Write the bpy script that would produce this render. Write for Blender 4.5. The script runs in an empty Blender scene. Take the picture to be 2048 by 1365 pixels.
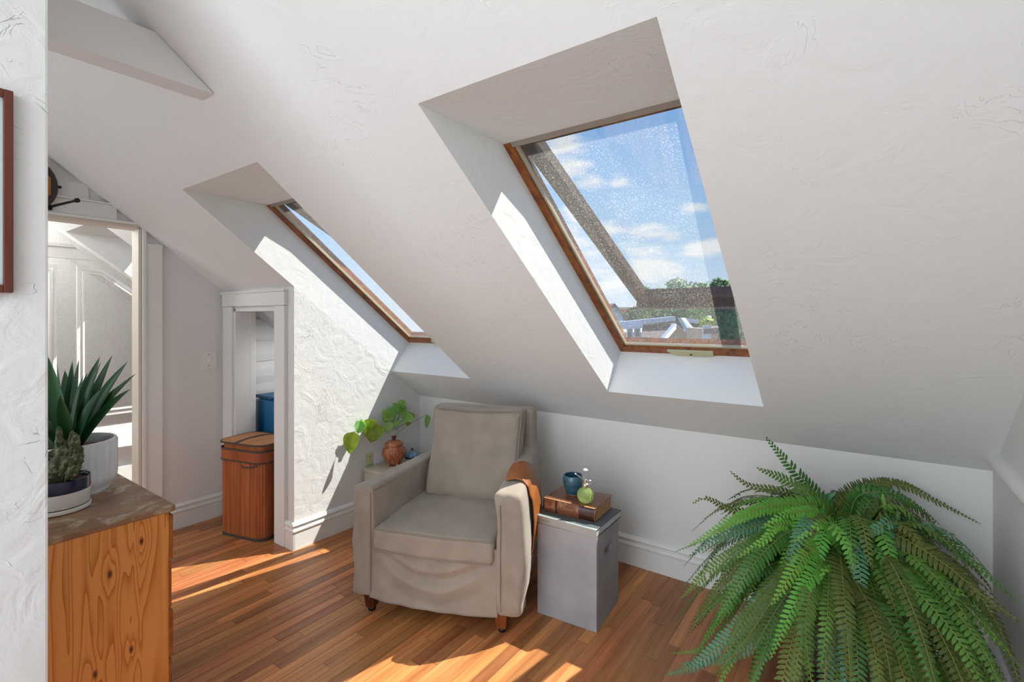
import bpy, bmesh, math, random
from mathutils import Vector, Matrix, noise
random.seed(7)
S = bpy.context.scene
COL = S.collection
PI = math.pi
# ------------------------------------------------------------------ camera
F, CX, CY, YAW, H = 983.0, 1024.0, 635.2, 0.6246, 1.5
cam = bpy.data.cameras.new('camera'); cam.sensor_width = 36; cam.lens = F / 2048 * 36
cam.shift_y = (CY - 682.5) / 2048; cam.clip_start = 0.02; cam.clip_end = 500
co = bpy.data.objects.new('camera', cam); COL.objects.link(co)
co.location = (0, 0, H); co.rotation_euler = (PI / 2, 0, YAW); S.camera = co
FW = Vector((-math.sin(YAW), math.cos(YAW), 0)); RT = Vector((math.cos(YAW), math.sin(YAW), 0)); UP = Vector((0, 0, 1))
def ray(u, v): return FW + RT * ((u - CX) / F) + UP * ((CY - v) / F)
def P(u, v, w): return Vector((0, 0, H)) + ray(u, v) * w
def onz(u, v, z): d = ray(u, v); return Vector((0, 0, H)) + d * ((z - H) / d.z)
def onx(u, v, x): d = ray(u, v); return Vector((0, 0, H)) + d * (x / d.x)
def ony(u, v, y): d = ray(u, v); return Vector((0, 0, H)) + d * (y / d.y)
# ------------------------------------------------------------------ exposure
vs = S.view_settings
vs.view_transform = 'Standard'; vs.look = 'None'; vs.gamma = 1; vs.use_curve_mapping = False
vs.exposure = 0.0
S.display_settings.display_device = 'sRGB'
# ------------------------------------------------------------------ sky
def lin(h):
    if isinstance(h, str):
        h = h.lstrip('#'); c = [int(h[i:i + 2], 16) / 255 for i in (0, 2, 4)]
    else: c = [x / 255 for x in h]
    return tuple((x / 12.92 if x <= .04045 else ((x + .055) / 1.055) ** 2.4) for x in c) + (1,)
W = bpy.data.worlds.new('sky'); S.world = W; W.use_nodes = True
nt = W.node_tree; N = nt.nodes; L = nt.links; N.clear()
def nn(t, **k):
    n = N.new(t)
    for a, b in k.items(): setattr(n, a, b)
    return n
out = nn('ShaderNodeOutputWorld'); bg = nn('ShaderNodeBackground'); L.new(bg.outputs[0], out.inputs[0])
bg.inputs[1].default_value = 1.0
tc = nn('ShaderNodeTexCoord'); sep = nn('ShaderNodeSeparateXYZ'); L.new(tc.outputs['Generated'], sep.inputs[0])
rp = nn('ShaderNodeValToRGB'); L.new(sep.outputs[2], rp.inputs[0])
e = rp.color_ramp.elements
e[0].position = 0.0; e[0].color = lin('#dbe9f7'); e[1].position = 1.0; e[1].color = lin('#5a96e0')
for pos, c in ((.06, '#cde5fc'), (.16, '#b0d5fb'), (.30, '#93c5fb'), (.6, '#74adee')):
    q = e.new(pos); q.color = lin(c)
mp = nn('ShaderNodeMapping'); mp.inputs['Scale'].default_value = (1, 1, 3.4); L.new(tc.outputs['Generated'], mp.inputs[0])
ns = nn('ShaderNodeTexNoise'); ns.inputs['Scale'].default_value = 9.0; ns.inputs['Detail'].default_value = 7; ns.inputs['Roughness'].default_value = .55
L.new(mp.outputs[0], ns.inputs['Vector'])
# cloud banks: soft blobs in sky directions, broken up by the noise
acc = None
clouds = [(1120, 285, .040), (1140, 330, .045), (1185, 362, .030), (1240, 358, .026), (1090, 300, .03), (1305, 468, .035), (1345, 474, .028), (1210, 458, .030),
          (1385, 412, .026), (1285, 505, .05), (1340, 548, .05), (1420, 500, .06), (1190, 520, .06), (1220, 570, .06), (1325, 278, .016), (1300, 540, .05), (1130, 470, .04), (1160, 430, .03)]
rng = random.Random(3)
dirs = [(ray(u, v).normalized(), r) for u, v, r in clouds]
for i in range(46):
    a = rng.uniform(0, 2 * PI); z = rng.uniform(.05, .8)
    d = Vector((math.cos(a) * math.sqrt(1 - z * z), math.sin(a) * math.sqrt(1 - z * z), z))
    if d.angle(ray(1300, 400).normalized()) > .45: dirs.append((d, rng.uniform(.05, .16)))
for d, r in dirs:
    sb = nn('ShaderNodeVectorMath', operation='SUBTRACT'); L.new(tc.outputs['Generated'], sb.inputs[0]); sb.inputs[1].default_value = d
    sc = nn('ShaderNodeVectorMath', operation='MULTIPLY'); L.new(sb.outputs[0], sc.inputs[0]); sc.inputs[1].default_value = (1, 1, 2.0)
    ln = nn('ShaderNodeVectorMath', operation='LENGTH'); L.new(sc.outputs[0], ln.inputs[0])
    mr = nn('ShaderNodeMapRange', interpolation_type='SMOOTHSTEP'); L.new(ln.outputs['Value'], mr.inputs[0])
    mr.inputs[1].default_value = 0; mr.inputs[2].default_value = r * 2.0; mr.inputs[3].default_value = 1; mr.inputs[4].default_value = 0
    if acc is None: acc = mr.outputs[0]
    else:
        m = nn('ShaderNodeMath', operation='MAXIMUM'); L.new(acc, m.inputs[0]); L.new(mr.outputs[0], m.inputs[1]); acc = m.outputs[0]
ad = nn('ShaderNodeMath', operation='MULTIPLY_ADD'); L.new(ns.outputs['Fac'], ad.inputs[0]); ad.inputs[1].default_value = 3.0; ad.inputs[2].default_value = -1.72
a2 = nn('ShaderNodeMath', operation='ADD'); L.new(ad.outputs[0], a2.inputs[0]); L.new(acc, a2.inputs[1])
cr = nn('ShaderNodeMapRange', interpolation_type='SMOOTHSTEP'); L.new(a2.outputs[0], cr.inputs[0]); cr.inputs[1].default_value = .12; cr.inputs[2].default_value = 1.05; cr.inputs[4].default_value = .9
mx = nn('ShaderNodeMix', data_type='RGBA'); L.new(cr.outputs[0], mx.inputs[0]); L.new(rp.outputs[0], mx.inputs[6]); mx.inputs[7].default_value = lin('#fafcff')
L.new(mx.outputs[2], bg.inputs[0])
# ------------------------------------------------------------------ sun
sl = bpy.data.lights.new('sun', 'SUN'); sl.energy = 10.5; sl.angle = .007; sl.color = (1, .97, .92)
so = bpy.data.objects.new('sun', sl); COL.objects.link(so); so.location = (3, 5, 8)
so.rotation_euler = Vector((-.40, -.61, -1)).to_track_quat('-Z', 'Y').to_euler()
# ------------------------------------------------------------------ added fill lamps: behind the camera, bathroom, closet, shower
def area(name, loc, to, sx, sy, power, col=(1, 1, 1)):
    l = bpy.data.lights.new(name, 'AREA'); l.shape = 'RECTANGLE'; l.size = sx; l.size_y = sy; l.energy = power; l.color = col
    o = bpy.data.objects.new(name, l); COL.objects.link(o); o.location = loc
    o.rotation_euler = (Vector(to) - Vector(loc)).to_track_quat('-Z', 'Y').to_euler()
area('window_light_behind', (-.6, -2.5, 1.25), (-.6, 3, 1.5), 1.9, 1.9, 31, (.84, .93, 1))  # added fill lamp behind the camera, no window modelled there
area('window_light_dormer', (-2.85, -2.5, 1.5), (-2.9, 3, 1.2), 1.6, 1.6, 22, (.84, .93, 1))  # added unseen fill for the left half, not a dormer
area('sunlit_floor_behind', (-.6, -1.3, .06), (-.6, -.7, 2), 1.7, 1.5, 26, (.78, .91, 1))  # added upward fill near the floor, not a sun patch
area('sunlit_floor_left', (-2.9, -1.2, .06), (-2.9, -.6, 2), 1.5, 1.4, 20, (.78, .91, 1))  # second added upward fill, left of the near wall
area('window_light_skylights', (-.7, -1.5, 2.45), (-.9, .6, .3), 1.6, 1.2, 42, (.80, .91, 1))  # added fill high behind the camera, aimed down at the floor
area('bathroom_light', (-4.65, .1, 2.25), (-4.9, 1.4, .9), .8, .6, 18, (1, 1, 1))  # added fill to brighten the bathroom, no fitting modelled
area('closet_light', (-3.5, 2.2, 1.28), (-3.8, 2.1, .6), .15, .15, 1.6, (1, 1, 1))  # added fill lifting the dark closet interior
area('shower_light', (-5.7, .5, 2.3), (-5.9, 1.4, .9), .5, .5, 14, (1, 1, 1))  # added fill behind the shower glass
# ------------------------------------------------------------------ materials
def mat(name, col, rough=.6, metal=0.0, spec=.5, bump=None, var=None, coat=0, sheen=0, trans=None, noise_col=None, use='OBJECT'):
    """bump=(scale,strength,dist); var=hue/value variation by object; noise_col=(scale, colour2, lo, hi, detail, stretch)"""
    m = bpy.data.materials.new(name); m.use_nodes = True
    nt = m.node_tree; N = nt.nodes; L = nt.links; b = N['Principled BSDF']
    b.inputs['Roughness'].default_value = rough; b.inputs['Metallic'].default_value = metal
    b.inputs['Specular IOR Level'].default_value = spec
    if coat: b.inputs['Coat Weight'].default_value = coat; b.inputs['Coat Roughness'].default_value = .15
    if sheen: b.inputs['Sheen Weight'].default_value = sheen; b.inputs['Sheen Roughness'].default_value = .5
    c = col if not isinstance(col, str) else lin(col)
    b.inputs['Base Color'].default_value = c
    tc = N.new('ShaderNodeTexCoord'); src = tc.outputs['Object']
    colsock = None
    if noise_col:
        sc, c2, lo, hi, det, stretch = noise_col
        mp = N.new('ShaderNodeMapping'); mp.inputs['Scale'].default_value = stretch; L.new(src, mp.inputs[0])
        n = N.new('ShaderNodeTexNoise'); n.inputs['Scale'].default_value = sc; n.inputs['Detail'].default_value = det
        L.new(mp.outputs[0], n.inputs['Vector'])
        mr = N.new('ShaderNodeMapRange'); L.new(n.outputs['Fac'], mr.inputs[0]); mr.inputs[1].default_value = lo; mr.inputs[2].default_value = hi
        mx = N.new('ShaderNodeMix'); mx.data_type = 'RGBA'; L.new(mr.outputs[0], mx.inputs[0]); mx.inputs[6].default_value = c; mx.inputs[7].default_value = c2 if not isinstance(c2, str) else lin(c2)
        colsock = mx.outputs[2]
    if var:
        oi = N.new('ShaderNodeObjectInfo'); hs = N.new('ShaderNodeHueSaturation')
        m1 = N.new('ShaderNodeMapRange'); L.new(oi.outputs['Random'], m1.inputs[0]); m1.inputs[3].default_value = 1 - var[0]; m1.inputs[4].default_value = 1 + var[0]
        L.new(m1.outputs[0], hs.inputs['Value'])
        m2 = N.new('ShaderNodeMath'); m2.operation = 'FRACT'; m3 = N.new('ShaderNodeMath'); m3.operation = 'MULTIPLY'; m3.inputs[1].default_value = 7.31
        L.new(oi.outputs['Random'], m3.inputs[0]); L.new(m3.outputs[0], m2.inputs[0])
        m4 = N.new('ShaderNodeMapRange'); L.new(m2.outputs[0], m4.inputs[0]); m4.inputs[3].default_value = .5 - var[1]; m4.inputs[4].default_value = .5 + var[1]
        L.new(m4.outputs[0], hs.inputs['Hue'])
        if colsock: L.new(colsock, hs.inputs['Color'])
        else: hs.inputs['Color'].default_value = c
        colsock = hs.outputs[0]
    if colsock: L.new(colsock, b.inputs['Base Color'])
    if bump:
        n = N.new('ShaderNodeTexNoise'); n.inputs['Scale'].default_value = bump[0]; n.inputs['Detail'].default_value = 4; L.new(src, n.inputs['Vector'])
        bp = N.new('ShaderNodeBump'); bp.inputs['Strength'].default_value = bump[1]; bp.inputs['Distance'].default_value = bump[2]
        L.new(n.outputs['Fac'], bp.inputs['Height']); L.new(bp.outputs[0], b.inputs['Normal'])
    if trans:   # leaf translucency
        tr = N.new('ShaderNodeBsdfTranslucent'); ms = N.new('ShaderNodeMixShader'); ms.inputs[0].default_value = trans
        if colsock: L.new(colsock, tr.inputs[0])
        else: tr.inputs[0].default_value = c
        L.new(b.outputs[0], ms.inputs[1]); L.new(tr.outputs[0], ms.inputs[2]); L.new(ms.outputs[0], N['Material Output'].inputs[0])
    return m
def plaster(name, col, strength, ridge=.5):
    """hand-trowelled plaster: broad sweeps plus thin curling ridges, relief only"""
    m = bpy.data.materials.new(name); m.use_nodes = True
    nt = m.node_tree; N = nt.nodes; L = nt.links; b = N['Principled BSDF']
    b.inputs['Base Color'].default_value = lin(col); b.inputs['Roughness'].default_value = .62; b.inputs['Specular IOR Level'].default_value = .3
    tc = N.new('ShaderNodeTexCoord')
    def no(scale, det, dist, vec=None, rough=.5):
        n = N.new('ShaderNodeTexNoise'); n.inputs['Scale'].default_value = scale; n.inputs['Detail'].default_value = det
        n.inputs['Distortion'].default_value = dist; n.inputs['Roughness'].default_value = rough
        L.new(vec or tc.outputs['Object'], n.inputs['Vector']); return n
    def ma(op, a, bb=None, c=None):
        n = N.new('ShaderNodeMath'); n.operation = op
        for i, x in enumerate((a, bb, c)):
            if x is None: continue
            if isinstance(x, (int, float)): n.inputs[i].default_value = x
            else: L.new(x, n.inputs[i])
        return n.outputs[0]
    # warped contour lines of a smooth noise = curling trowel marks
    w = no(4.2, 5, 1.1)
    ctr = ma('MULTIPLY', w.outputs['Fac'], 15.0); fr = ma('FRACT', ctr); tri = ma('ABSOLUTE', ma('SUBTRACT', fr, .5))
    line = N.new('ShaderNodeMapRange'); L.new(tri, line.inputs[0]); line.inputs[1].default_value = 0.0; line.inputs[2].default_value = .07; line.inputs[3].default_value = 1; line.inputs[4].default_value = 0
    msk = no(3.1, 3, .4); mk = N.new('ShaderNodeMapRange'); L.new(msk.outputs['Fac'], mk.inputs[0]); mk.inputs[1].default_value = .53; mk.inputs[2].default_value = .68
    mk2 = no(19, 2, 0); mk3 = N.new('ShaderNodeMapRange'); L.new(mk2.outputs['Fac'], mk3.inputs[0]); mk3.inputs[1].default_value = .45; mk3.inputs[2].default_value = .6
    ln = ma('MULTIPLY', ma('MULTIPLY', line.outputs[0], mk.outputs[0]), mk3.outputs[0])
    big = no(8, 5, 1.6); fine = no(70, 3, .3)
    h = ma('ADD', ma('MULTIPLY', ln, ridge), ma('ADD', ma('MULTIPLY', big.outputs['Fac'], .9), ma('MULTIPLY', fine.outputs['Fac'], .1)))
    bp = N.new('ShaderNodeBump'); bp.inputs['Strength'].default_value = strength; bp.inputs['Distance'].default_value = .007
    L.new(h, bp.inputs['Height']); L.new(bp.outputs[0], b.inputs['Normal'])
    return m
def wood(name, c1, c2, scale=30, stretch=(1, .06, 1), rough=.4, var=None, rings=False, knots=None, bump=.15, spec=.4, generated=False):
    m = bpy.data.materials.new(name); m.use_nodes = True
    nt = m.node_tree; N = nt.nodes; L = nt.links; b = N['Principled BSDF']
    b.inputs['Roughness'].default_value = rough; b.inputs['Specular IOR Level'].default_value = spec
    tc = N.new('ShaderNodeTexCoord'); oi = N.new('ShaderNodeObjectInfo')
    ofs = N.new('ShaderNodeVectorMath'); ofs.operation = 'SCALE'; cmb = N.new('ShaderNodeCombineXYZ')
    mm = N.new('ShaderNodeMath'); mm.operation = 'MULTIPLY'; mm.inputs[1].default_value = 37.0; L.new(oi.outputs['Random'], mm.inputs[0])
    for i in range(3): L.new(mm.outputs[0], cmb.inputs[i])
    add = N.new('ShaderNodeVectorMath'); L.new(tc.outputs['Object'], add.inputs[0]); L.new(cmb.outputs[0], add.inputs[1])
    vec = add.outputs[0] if var else tc.outputs['Object']
    mp = N.new('ShaderNodeMapping'); mp.inputs['Scale'].default_value = stretch; L.new(vec, mp.inputs[0])
    n = N.new('ShaderNodeTexNoise'); n.inputs['Scale'].default_value = scale; n.inputs['Detail'].default_value = 5; n.inputs['Roughness'].default_value = .6; n.inputs['Distortion'].default_value = .3
    L.new(mp.outputs[0], n.inputs['Vector'])
    fac = n.outputs['Fac']
    if rings:
        mp2 = N.new('ShaderNodeMapping'); mp2.inputs['Scale'].default_value = rings[1]; L.new(vec, mp2.inputs[0])
        n2 = N.new('ShaderNodeTexNoise'); n2.inputs['Scale'].default_value = 3.0; n2.inputs['Detail'].default_value = 1.5; n2.inputs['Distortion'].default_value = .25; L.new(mp2.outputs[0], n2.inputs['Vector'])
        hsrc = n2.outputs['Fac']
        kacc = None
        for k in (knots or []):
            sb = N.new('ShaderNodeVectorMath'); sb.operation = 'SUBTRACT'; L.new(tc.outputs['Object'], sb.inputs[0]); sb.inputs[1].default_value = k
            sc = N.new('ShaderNodeVectorMath'); sc.operation = 'MULTIPLY'; L.new(sb.outputs[0], sc.inputs[0]); sc.inputs[1].default_value = (1, 1, .45)
            ll = N.new('ShaderNodeVectorMath'); ll.operation = 'LENGTH'; L.new(sc.outputs[0], ll.inputs[0])
            kk = N.new('ShaderNodeMapRange'); L.new(ll.outputs['Value'], kk.inputs[0]); kk.inputs[1].default_value = 0; kk.inputs[2].default_value = .05; kk.inputs[3].default_value = .12; kk.inputs[4].default_value = 0
            kk.interpolation_type = 'SMOOTHSTEP'
            a = N.new('ShaderNodeMath'); a.operation = 'ADD'; L.new(hsrc, a.inputs[0]); L.new(kk.outputs[0], a.inputs[1]); hsrc = a.outputs[0]
            dk = N.new('ShaderNodeMapRange'); L.new(ll.outputs['Value'], dk.inputs[0]); dk.inputs[1].default_value = .003; dk.inputs[2].default_value = .009; dk.inputs[3].default_value = 1; dk.inputs[4].default_value = 0
            if kacc is None: kacc = dk.outputs[0]
            else:
                a = N.new('ShaderNodeMath'); a.operation = 'MAXIMUM'; L.new(kacc, a.inputs[0]); L.new(dk.outputs[0], a.inputs[1]); kacc = a.outputs[0]
        mu = N.new('ShaderNodeMath'); mu.operation = 'MULTIPLY'; L.new(hsrc, mu.inputs[0]); mu.inputs[1].default_value = rings[0]
        fr = N.new('ShaderNodeMath'); fr.operation = 'FRACT'; L.new(mu.outputs[0], fr.inputs[0])
        pw = N.new('ShaderNodeMath'); pw.operation = 'POWER'; L.new(fr.outputs[0], pw.inputs[0]); pw.inputs[1].default_value = 3.0
        ad = N.new('ShaderNodeMath'); ad.operation = 'MULTIPLY_ADD'; L.new(n.outputs['Fac'], ad.inputs[0]); ad.inputs[1].default_value = .55; L.new(pw.outputs[0], ad.inputs[2])
        fac = ad.outputs[0]
    mr = N.new('ShaderNodeMapRange'); L.new(fac, mr.inputs[0]); mr.inputs[1].default_value = .3; mr.inputs[2].default_value = 1.1 if rings else .72
    mx = N.new('ShaderNodeMix'); mx.data_type = 'RGBA'; L.new(mr.outputs[0], mx.inputs[0]); mx.inputs[6].default_value = lin(c1); mx.inputs[7].default_value = lin(c2)
    cs = mx.outputs[2]
    if rings and knots:
        m5 = N.new('ShaderNodeMix'); m5.data_type = 'RGBA'; L.new(kacc, m5.inputs[0]); L.new(cs, m5.inputs[6]); m5.inputs[7].default_value = lin('#5a2c14'); cs = m5.outputs[2]
    if var:
        hs = N.new('ShaderNodeHueSaturation'); m1 = N.new('ShaderNodeMapRange'); L.new(oi.outputs['Random'], m1.inputs[0]); m1.inputs[3].default_value = 1 - var; m1.inputs[4].default_value = 1 + var
        L.new(m1.outputs[0], hs.inputs['Value']); L.new(cs, hs.inputs['Color'])
        f2 = N.new('ShaderNodeMath'); f2.operation = 'FRACT'; L.new(mm.outputs[0], f2.inputs[0])
        m4 = N.new('ShaderNodeMapRange'); L.new(f2.outputs[0], m4.inputs[0]); m4.inputs[3].default_value = .492; m4.inputs[4].default_value = .508; L.new(m4.outputs[0], hs.inputs['Hue'])
        cs = hs.outputs[0]
    L.new(cs, b.inputs['Base Color'])
    bp = N.new('ShaderNodeBump'); bp.inputs['Strength'].default_value = bump; bp.inputs['Distance'].default_value = .001; L.new(fac, bp.inputs['Height']); L.new(bp.outputs[0], b.inputs['Normal'])
    return m
def glass(name, tint, gloss=.06, dust=0.0, rough=.02):
    """thin pane: light passes straight through, a little is mirrored; dust scatters where it lies"""
    m = bpy.data.materials.new(name); m.use_nodes = True
    nt = m.node_tree; N = nt.nodes; L = nt.links; N.remove(N['Principled BSDF']); o = N['Material Output']
    t = N.new('ShaderNodeBsdfTransparent'); t.inputs[0].default_value = tint
    g = N.new('ShaderNodeBsdfGlossy'); g.inputs['Roughness'].default_value = rough
    mx = N.new('ShaderNodeMixShader'); mx.inputs[0].default_value = gloss; L.new(t.outputs[0], mx.inputs[1]); L.new(g.outputs[0], mx.inputs[2])
    last = mx.outputs[0]
    if dust:
        tc = N.new('ShaderNodeTexCoord')
        a = N.new('ShaderNodeTexNoise'); a.inputs['Scale'].default_value = 160; a.inputs['Detail'].default_value = 3; L.new(tc.outputs['Object'], a.inputs['Vector'])
        c = N.new('ShaderNodeTexNoise'); c.inputs['Scale'].default_value = 6; c.inputs['Detail'].default_value = 4; L.new(tc.outputs['Object'], c.inputs['Vector'])
        m1 = N.new('ShaderNodeMapRange'); L.new(a.outputs['Fac'], m1.inputs[0]); m1.inputs[1].default_value = .55; m1.inputs[2].default_value = .75
        m2 = N.new('ShaderNodeMapRange'); L.new(c.outputs['Fac'], m2.inputs[0]); m2.inputs[1].default_value = .3; m2.inputs[2].default_value = .7; m2.inputs[3].default_value = .3
        mu = N.new('ShaderNodeMath'); mu.operation = 'MULTIPLY'; L.new(m1.outputs[0], mu.inputs[0]); L.new(m2.outputs[0], mu.inputs[1])
        m3 = N.new('ShaderNodeMath'); m3.operation = 'MULTIPLY_ADD'; L.new(mu.outputs[0], m3.inputs[0]); m3.inputs[1].default_value = dust * 2.2; m3.inputs[2].default_value = dust * .22
        d = N.new('ShaderNodeBsdfTranslucent'); d.inputs[0].default_value = (.75, .7, .64, 1)
        d2 = N.new('ShaderNodeMixShader'); L.new(m3.outputs[0], d2.inputs[0]); L.new(last, d2.inputs[1]); L.new(d.outputs[0], d2.inputs[2]); last = d2.outputs[0]
    L.new(last, o.inputs[0]); return m
M = {}
M['wall'] = plaster('wall_plaster', '#e4e3e1', .32, .4)
M['wallrough'] = plaster('wall_plaster_rough', '#dfdedc', .85, 1.0)
M['ceil'] = plaster('ceiling_plaster', '#e6e6e4', .46, .6)
M['smooth'] = mat('smooth_wall_paint', '#e0dfdd', .55, bump=(14, .12, .004))
M['trim'] = mat('white_trim_paint', '#e6e6e3', .33, bump=(25, .08, .002))
M['ivory'] = mat('ivory_trim_paint', '#d9cfc2', .45)
M['base'] = mat('floor_joint_filler', '#dba878', .6)  # pale tan paints the bright bevel highlights between planks
M['plank'] = wood('oak_plank', '#c2824f', '#925530', 34, (1, .05, 1), .36, var=.32, bump=.25, spec=.45)
M['window'] = wood('varnished_window_wood', '#a2602b', '#5c2c12', 30, (1, .2, 1), .35)
M['sash'] = wood('weathered_sash_wood', '#503828', '#33241a', 40, (1, .3, 1), .6)
M['headrail'] = mat('grey_head_rail', '#8d8378', .5)
M['beige'] = mat('beige_aluminium', '#b9ad93', .4, metal=.25)
M['latch'] = mat('latch_enamel', '#b6b28c', .4)
M['glass'] = glass('clear_glass', (.985, .99, .985, 1), .04)
M['showerglass'] = glass('frosted_shower_glass', (.93, .94, .94, 1), .10, dust=.30, rough=.18)
M['dusty'] = glass('dusty_glass', (.98, .985, .98, 1), .04, dust=.12)
M['pine'] = wood('orange_pine', '#dc9650', '#b56e30', 34, (1, 1, .04), .42, rings=(11, (5.5, 5.5, .30)), knots=[(-2.1, .56, .62), (-2.1, .65, .70), (-2.1, .62, .33), (-2.1, .52, .3)], bump=.1)
M['pinedark'] = wood('drawer_edge_wood', '#a9642e', '#7c431b', 30, (.1, 1, 1), .5)
M['fabric'] = mat('taupe_linen', '#9d9184', .9, spec=.2, bump=(420, .35, .0015), sheen=.25, noise_col=(9, '#93877a', .35, .65, 3, (1, 1, 1)))
M['thread'] = mat('taupe_piping', '#8e8275', .9, spec=.2)
M['leather'] = mat('tan_leather', '#a4612a', .42, bump=(60, .15, .002), noise_col=(7, '#8c4f20', .35, .7, 4, (1, 1, 1)))
M['leg'] = wood('dark_walnut_leg', '#5a2c17', '#34170c', 40, (1, 1, .1), .35)
M['leg2'] = wood('brown_walnut_leg', '#8a4a20', '#5b2c12', 40, (1, 1, .1), .35)
M['black'] = mat('black_metal', '#1a1614', .4, metal=.4)
M['concrete'] = mat('grey_concrete', '#a5a2a3', .7, bump=(30, .12, .002), noise_col=(6, '#969497', .35, .65, 5, (1, 1, 1)))
M['bookgrey'] = mat('slate_cloth_cover', '#4c5759', .6, noise_col=(12, '#596466', .4, .7, 3, (1, 1, 1)))
M['bookwhite'] = mat('worn_cover_edge', '#a4adad', .6)
M['greyspine'] = mat('grey_book_spine', '#a9a6a0', .5)
M['print'] = mat('grey_lettering', '#77746f', .6)
M['oldleather'] = mat('tooled_brown_leather', '#6b3d22', .33, coat=.2, bump=(170, .9, .002), noise_col=(120, '#a8693f', .52, .66, 3, (1, 1, 1)))
M['spine'] = mat('polished_brown_spine', '#7a4a33', .25, coat=.4, bump=(50, .3, .001), noise_col=(30, '#b98a6e', .5, .8, 4, (1, 1, 1)))
M['spinedark'] = mat('dark_spine_label', '#3d1d14', .25, coat=.4)
M['gilt'] = mat('gilt_edge', '#d8b98a', .35, metal=.3)
M['pages'] = mat('aged_page_block', '#b98f66', .8, noise_col=(60, '#8d6340', .4, .7, 3, (.2, .2, 14)))
M['pages2'] = mat('pale_page_block', '#d3d4da', .7, noise_col=(60, '#b4b5bd', .4, .7, 3, (.2, .2, 14)))
M['teal'] = mat('teal_glaze', '#2f5668', .25, coat=.3, noise_col=(10, '#3d6477', .3, .7, 2, (1, 1, 1)))
M['tealin'] = mat('deep_teal_glaze', '#12455a', .3)
M['clay'] = mat('raw_clay_foot', '#c9b7a6', .8)
M['chrome'] = mat('silver_metal', '#d9d4cb', .18, metal=.9)
M['navy'] = mat('navy_glaze', '#232a45', .15, coat=.4)
M['cream'] = mat('cream_stoneware', '#dcd7ce', .35)
M['whiteceramic'] = mat('white_ceramic', '#e2e4e7', .25, coat=.2)
M['soil'] = mat('potting_soil', '#41342a', .95, bump=(80, 1, .01), noise_col=(60, '#6a5a48', .45, .65, 3, (1, 1, 1)))
M['agave'] = mat('deep_green_leaf', '#23502c', .38, var=(.2, .012), trans=.08, noise_col=(14, '#33602f', .4, .75, 3, (1, 1, .3)))
M['agavemid'] = mat('pale_leaf_margin', '#5e8f62', .4, trans=.1)
M['cactus'] = mat('olive_cactus', '#465033', .7, bump=(120, 1, .006), noise_col=(70, '#8d8a64', .52, .68, 3, (1, 1, 1)))
M['spines'] = mat('cactus_spines', '#a39a7c', .7)
M['fern'] = mat('fern_frond', '#47772f', .5, var=(.34, .024), trans=.25, noise_col=(6, '#62903f', .4, .75, 2, (1, 1, 1)))
M['fernbright'] = mat('fresh_fern_frond', '#6bb044', .5, var=(.2, .02), trans=.35)
M['fernblue'] = mat('bluish_fern_frond', '#5b9270', .5, var=(.15, .01), trans=.25)
M['fernolive'] = mat('olive_fern_frond', '#5f7030', .55, var=(.28, .018), trans=.25)
M['rachis'] = mat('fern_stalk', '#8c8a44', .6)
M['pothos'] = mat('light_green_leaf', '#8cc05e', .35, var=(.15, .02), trans=.4, noise_col=(30, '#a5d07f', .4, .7, 3, (1, 1, 1)))
M['pothosyellow'] = mat('yellow_green_leaf', '#9db32c', .35, var=(.12, .01), trans=.45, noise_col=(25, '#6f9420', .4, .7, 3, (1, 1, 1)))
M['stem'] = mat('green_leaf_stem', '#6f9a55', .5)
M['copper'] = mat('copper_glaze', '#a4552d', .22, coat=.5, noise_col=(40, '#c98560', .45, .7, 3, (1, 1, .3)))
M['copperdark'] = mat('dark_copper_glaze', '#5a2413', .25, coat=.5)
M['stone'] = mat('beige_stone_block', '#c4bba9', .75, bump=(30, .2, .002), noise_col=(10, '#b3a98f', .35, .7, 5, (1, 1, 1)))
M['plateyellow'] = mat('yellowed_outlet_plastic', '#c9c69c', .4)
M['platewhite'] = mat('white_outlet_plastic', '#eeeff2', .35)
M['slot'] = mat('dark_slot', '#3a2c20', .7)
M['bamboo'] = wood('bamboo_strip', '#b0683a', '#86421f', 22, (1, 1, .08), .45, var=.10, bump=.1)
M['bamboolid'] = wood('bamboo_lid', '#b9814e', '#9a6235', 22, (1, .1, 1), .5)
M['braid'] = mat('dark_cloth_edging', '#4b4039', .85, bump=(300, .5, .001))
M['bluefoam'] = mat('blue_bin_plastic', '#1f6fa0', .5)
M['bluedark'] = mat('dark_blue_lid', '#164f75', .5)
M['framewood'] = wood('mahogany_frame', '#6b3424', '#4b2217', 30, (1, 1, .1), .4)
M['mat'] = mat('pale_blue_picture', '#c6d6da', .25)
M['grille'] = mat('dark_grey_metal', '#4a4743', .5, metal=.3)
M['ornament'] = wood('amber_ornament_wood', '#b9752c', '#8a4d18', 20, (1, 1, .2), .4)
M['rim'] = mat('dark_ornament_rim', '#3c3128', .5)
M['dark'] = mat('dark_opening', '#1c1612', .8)
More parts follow.
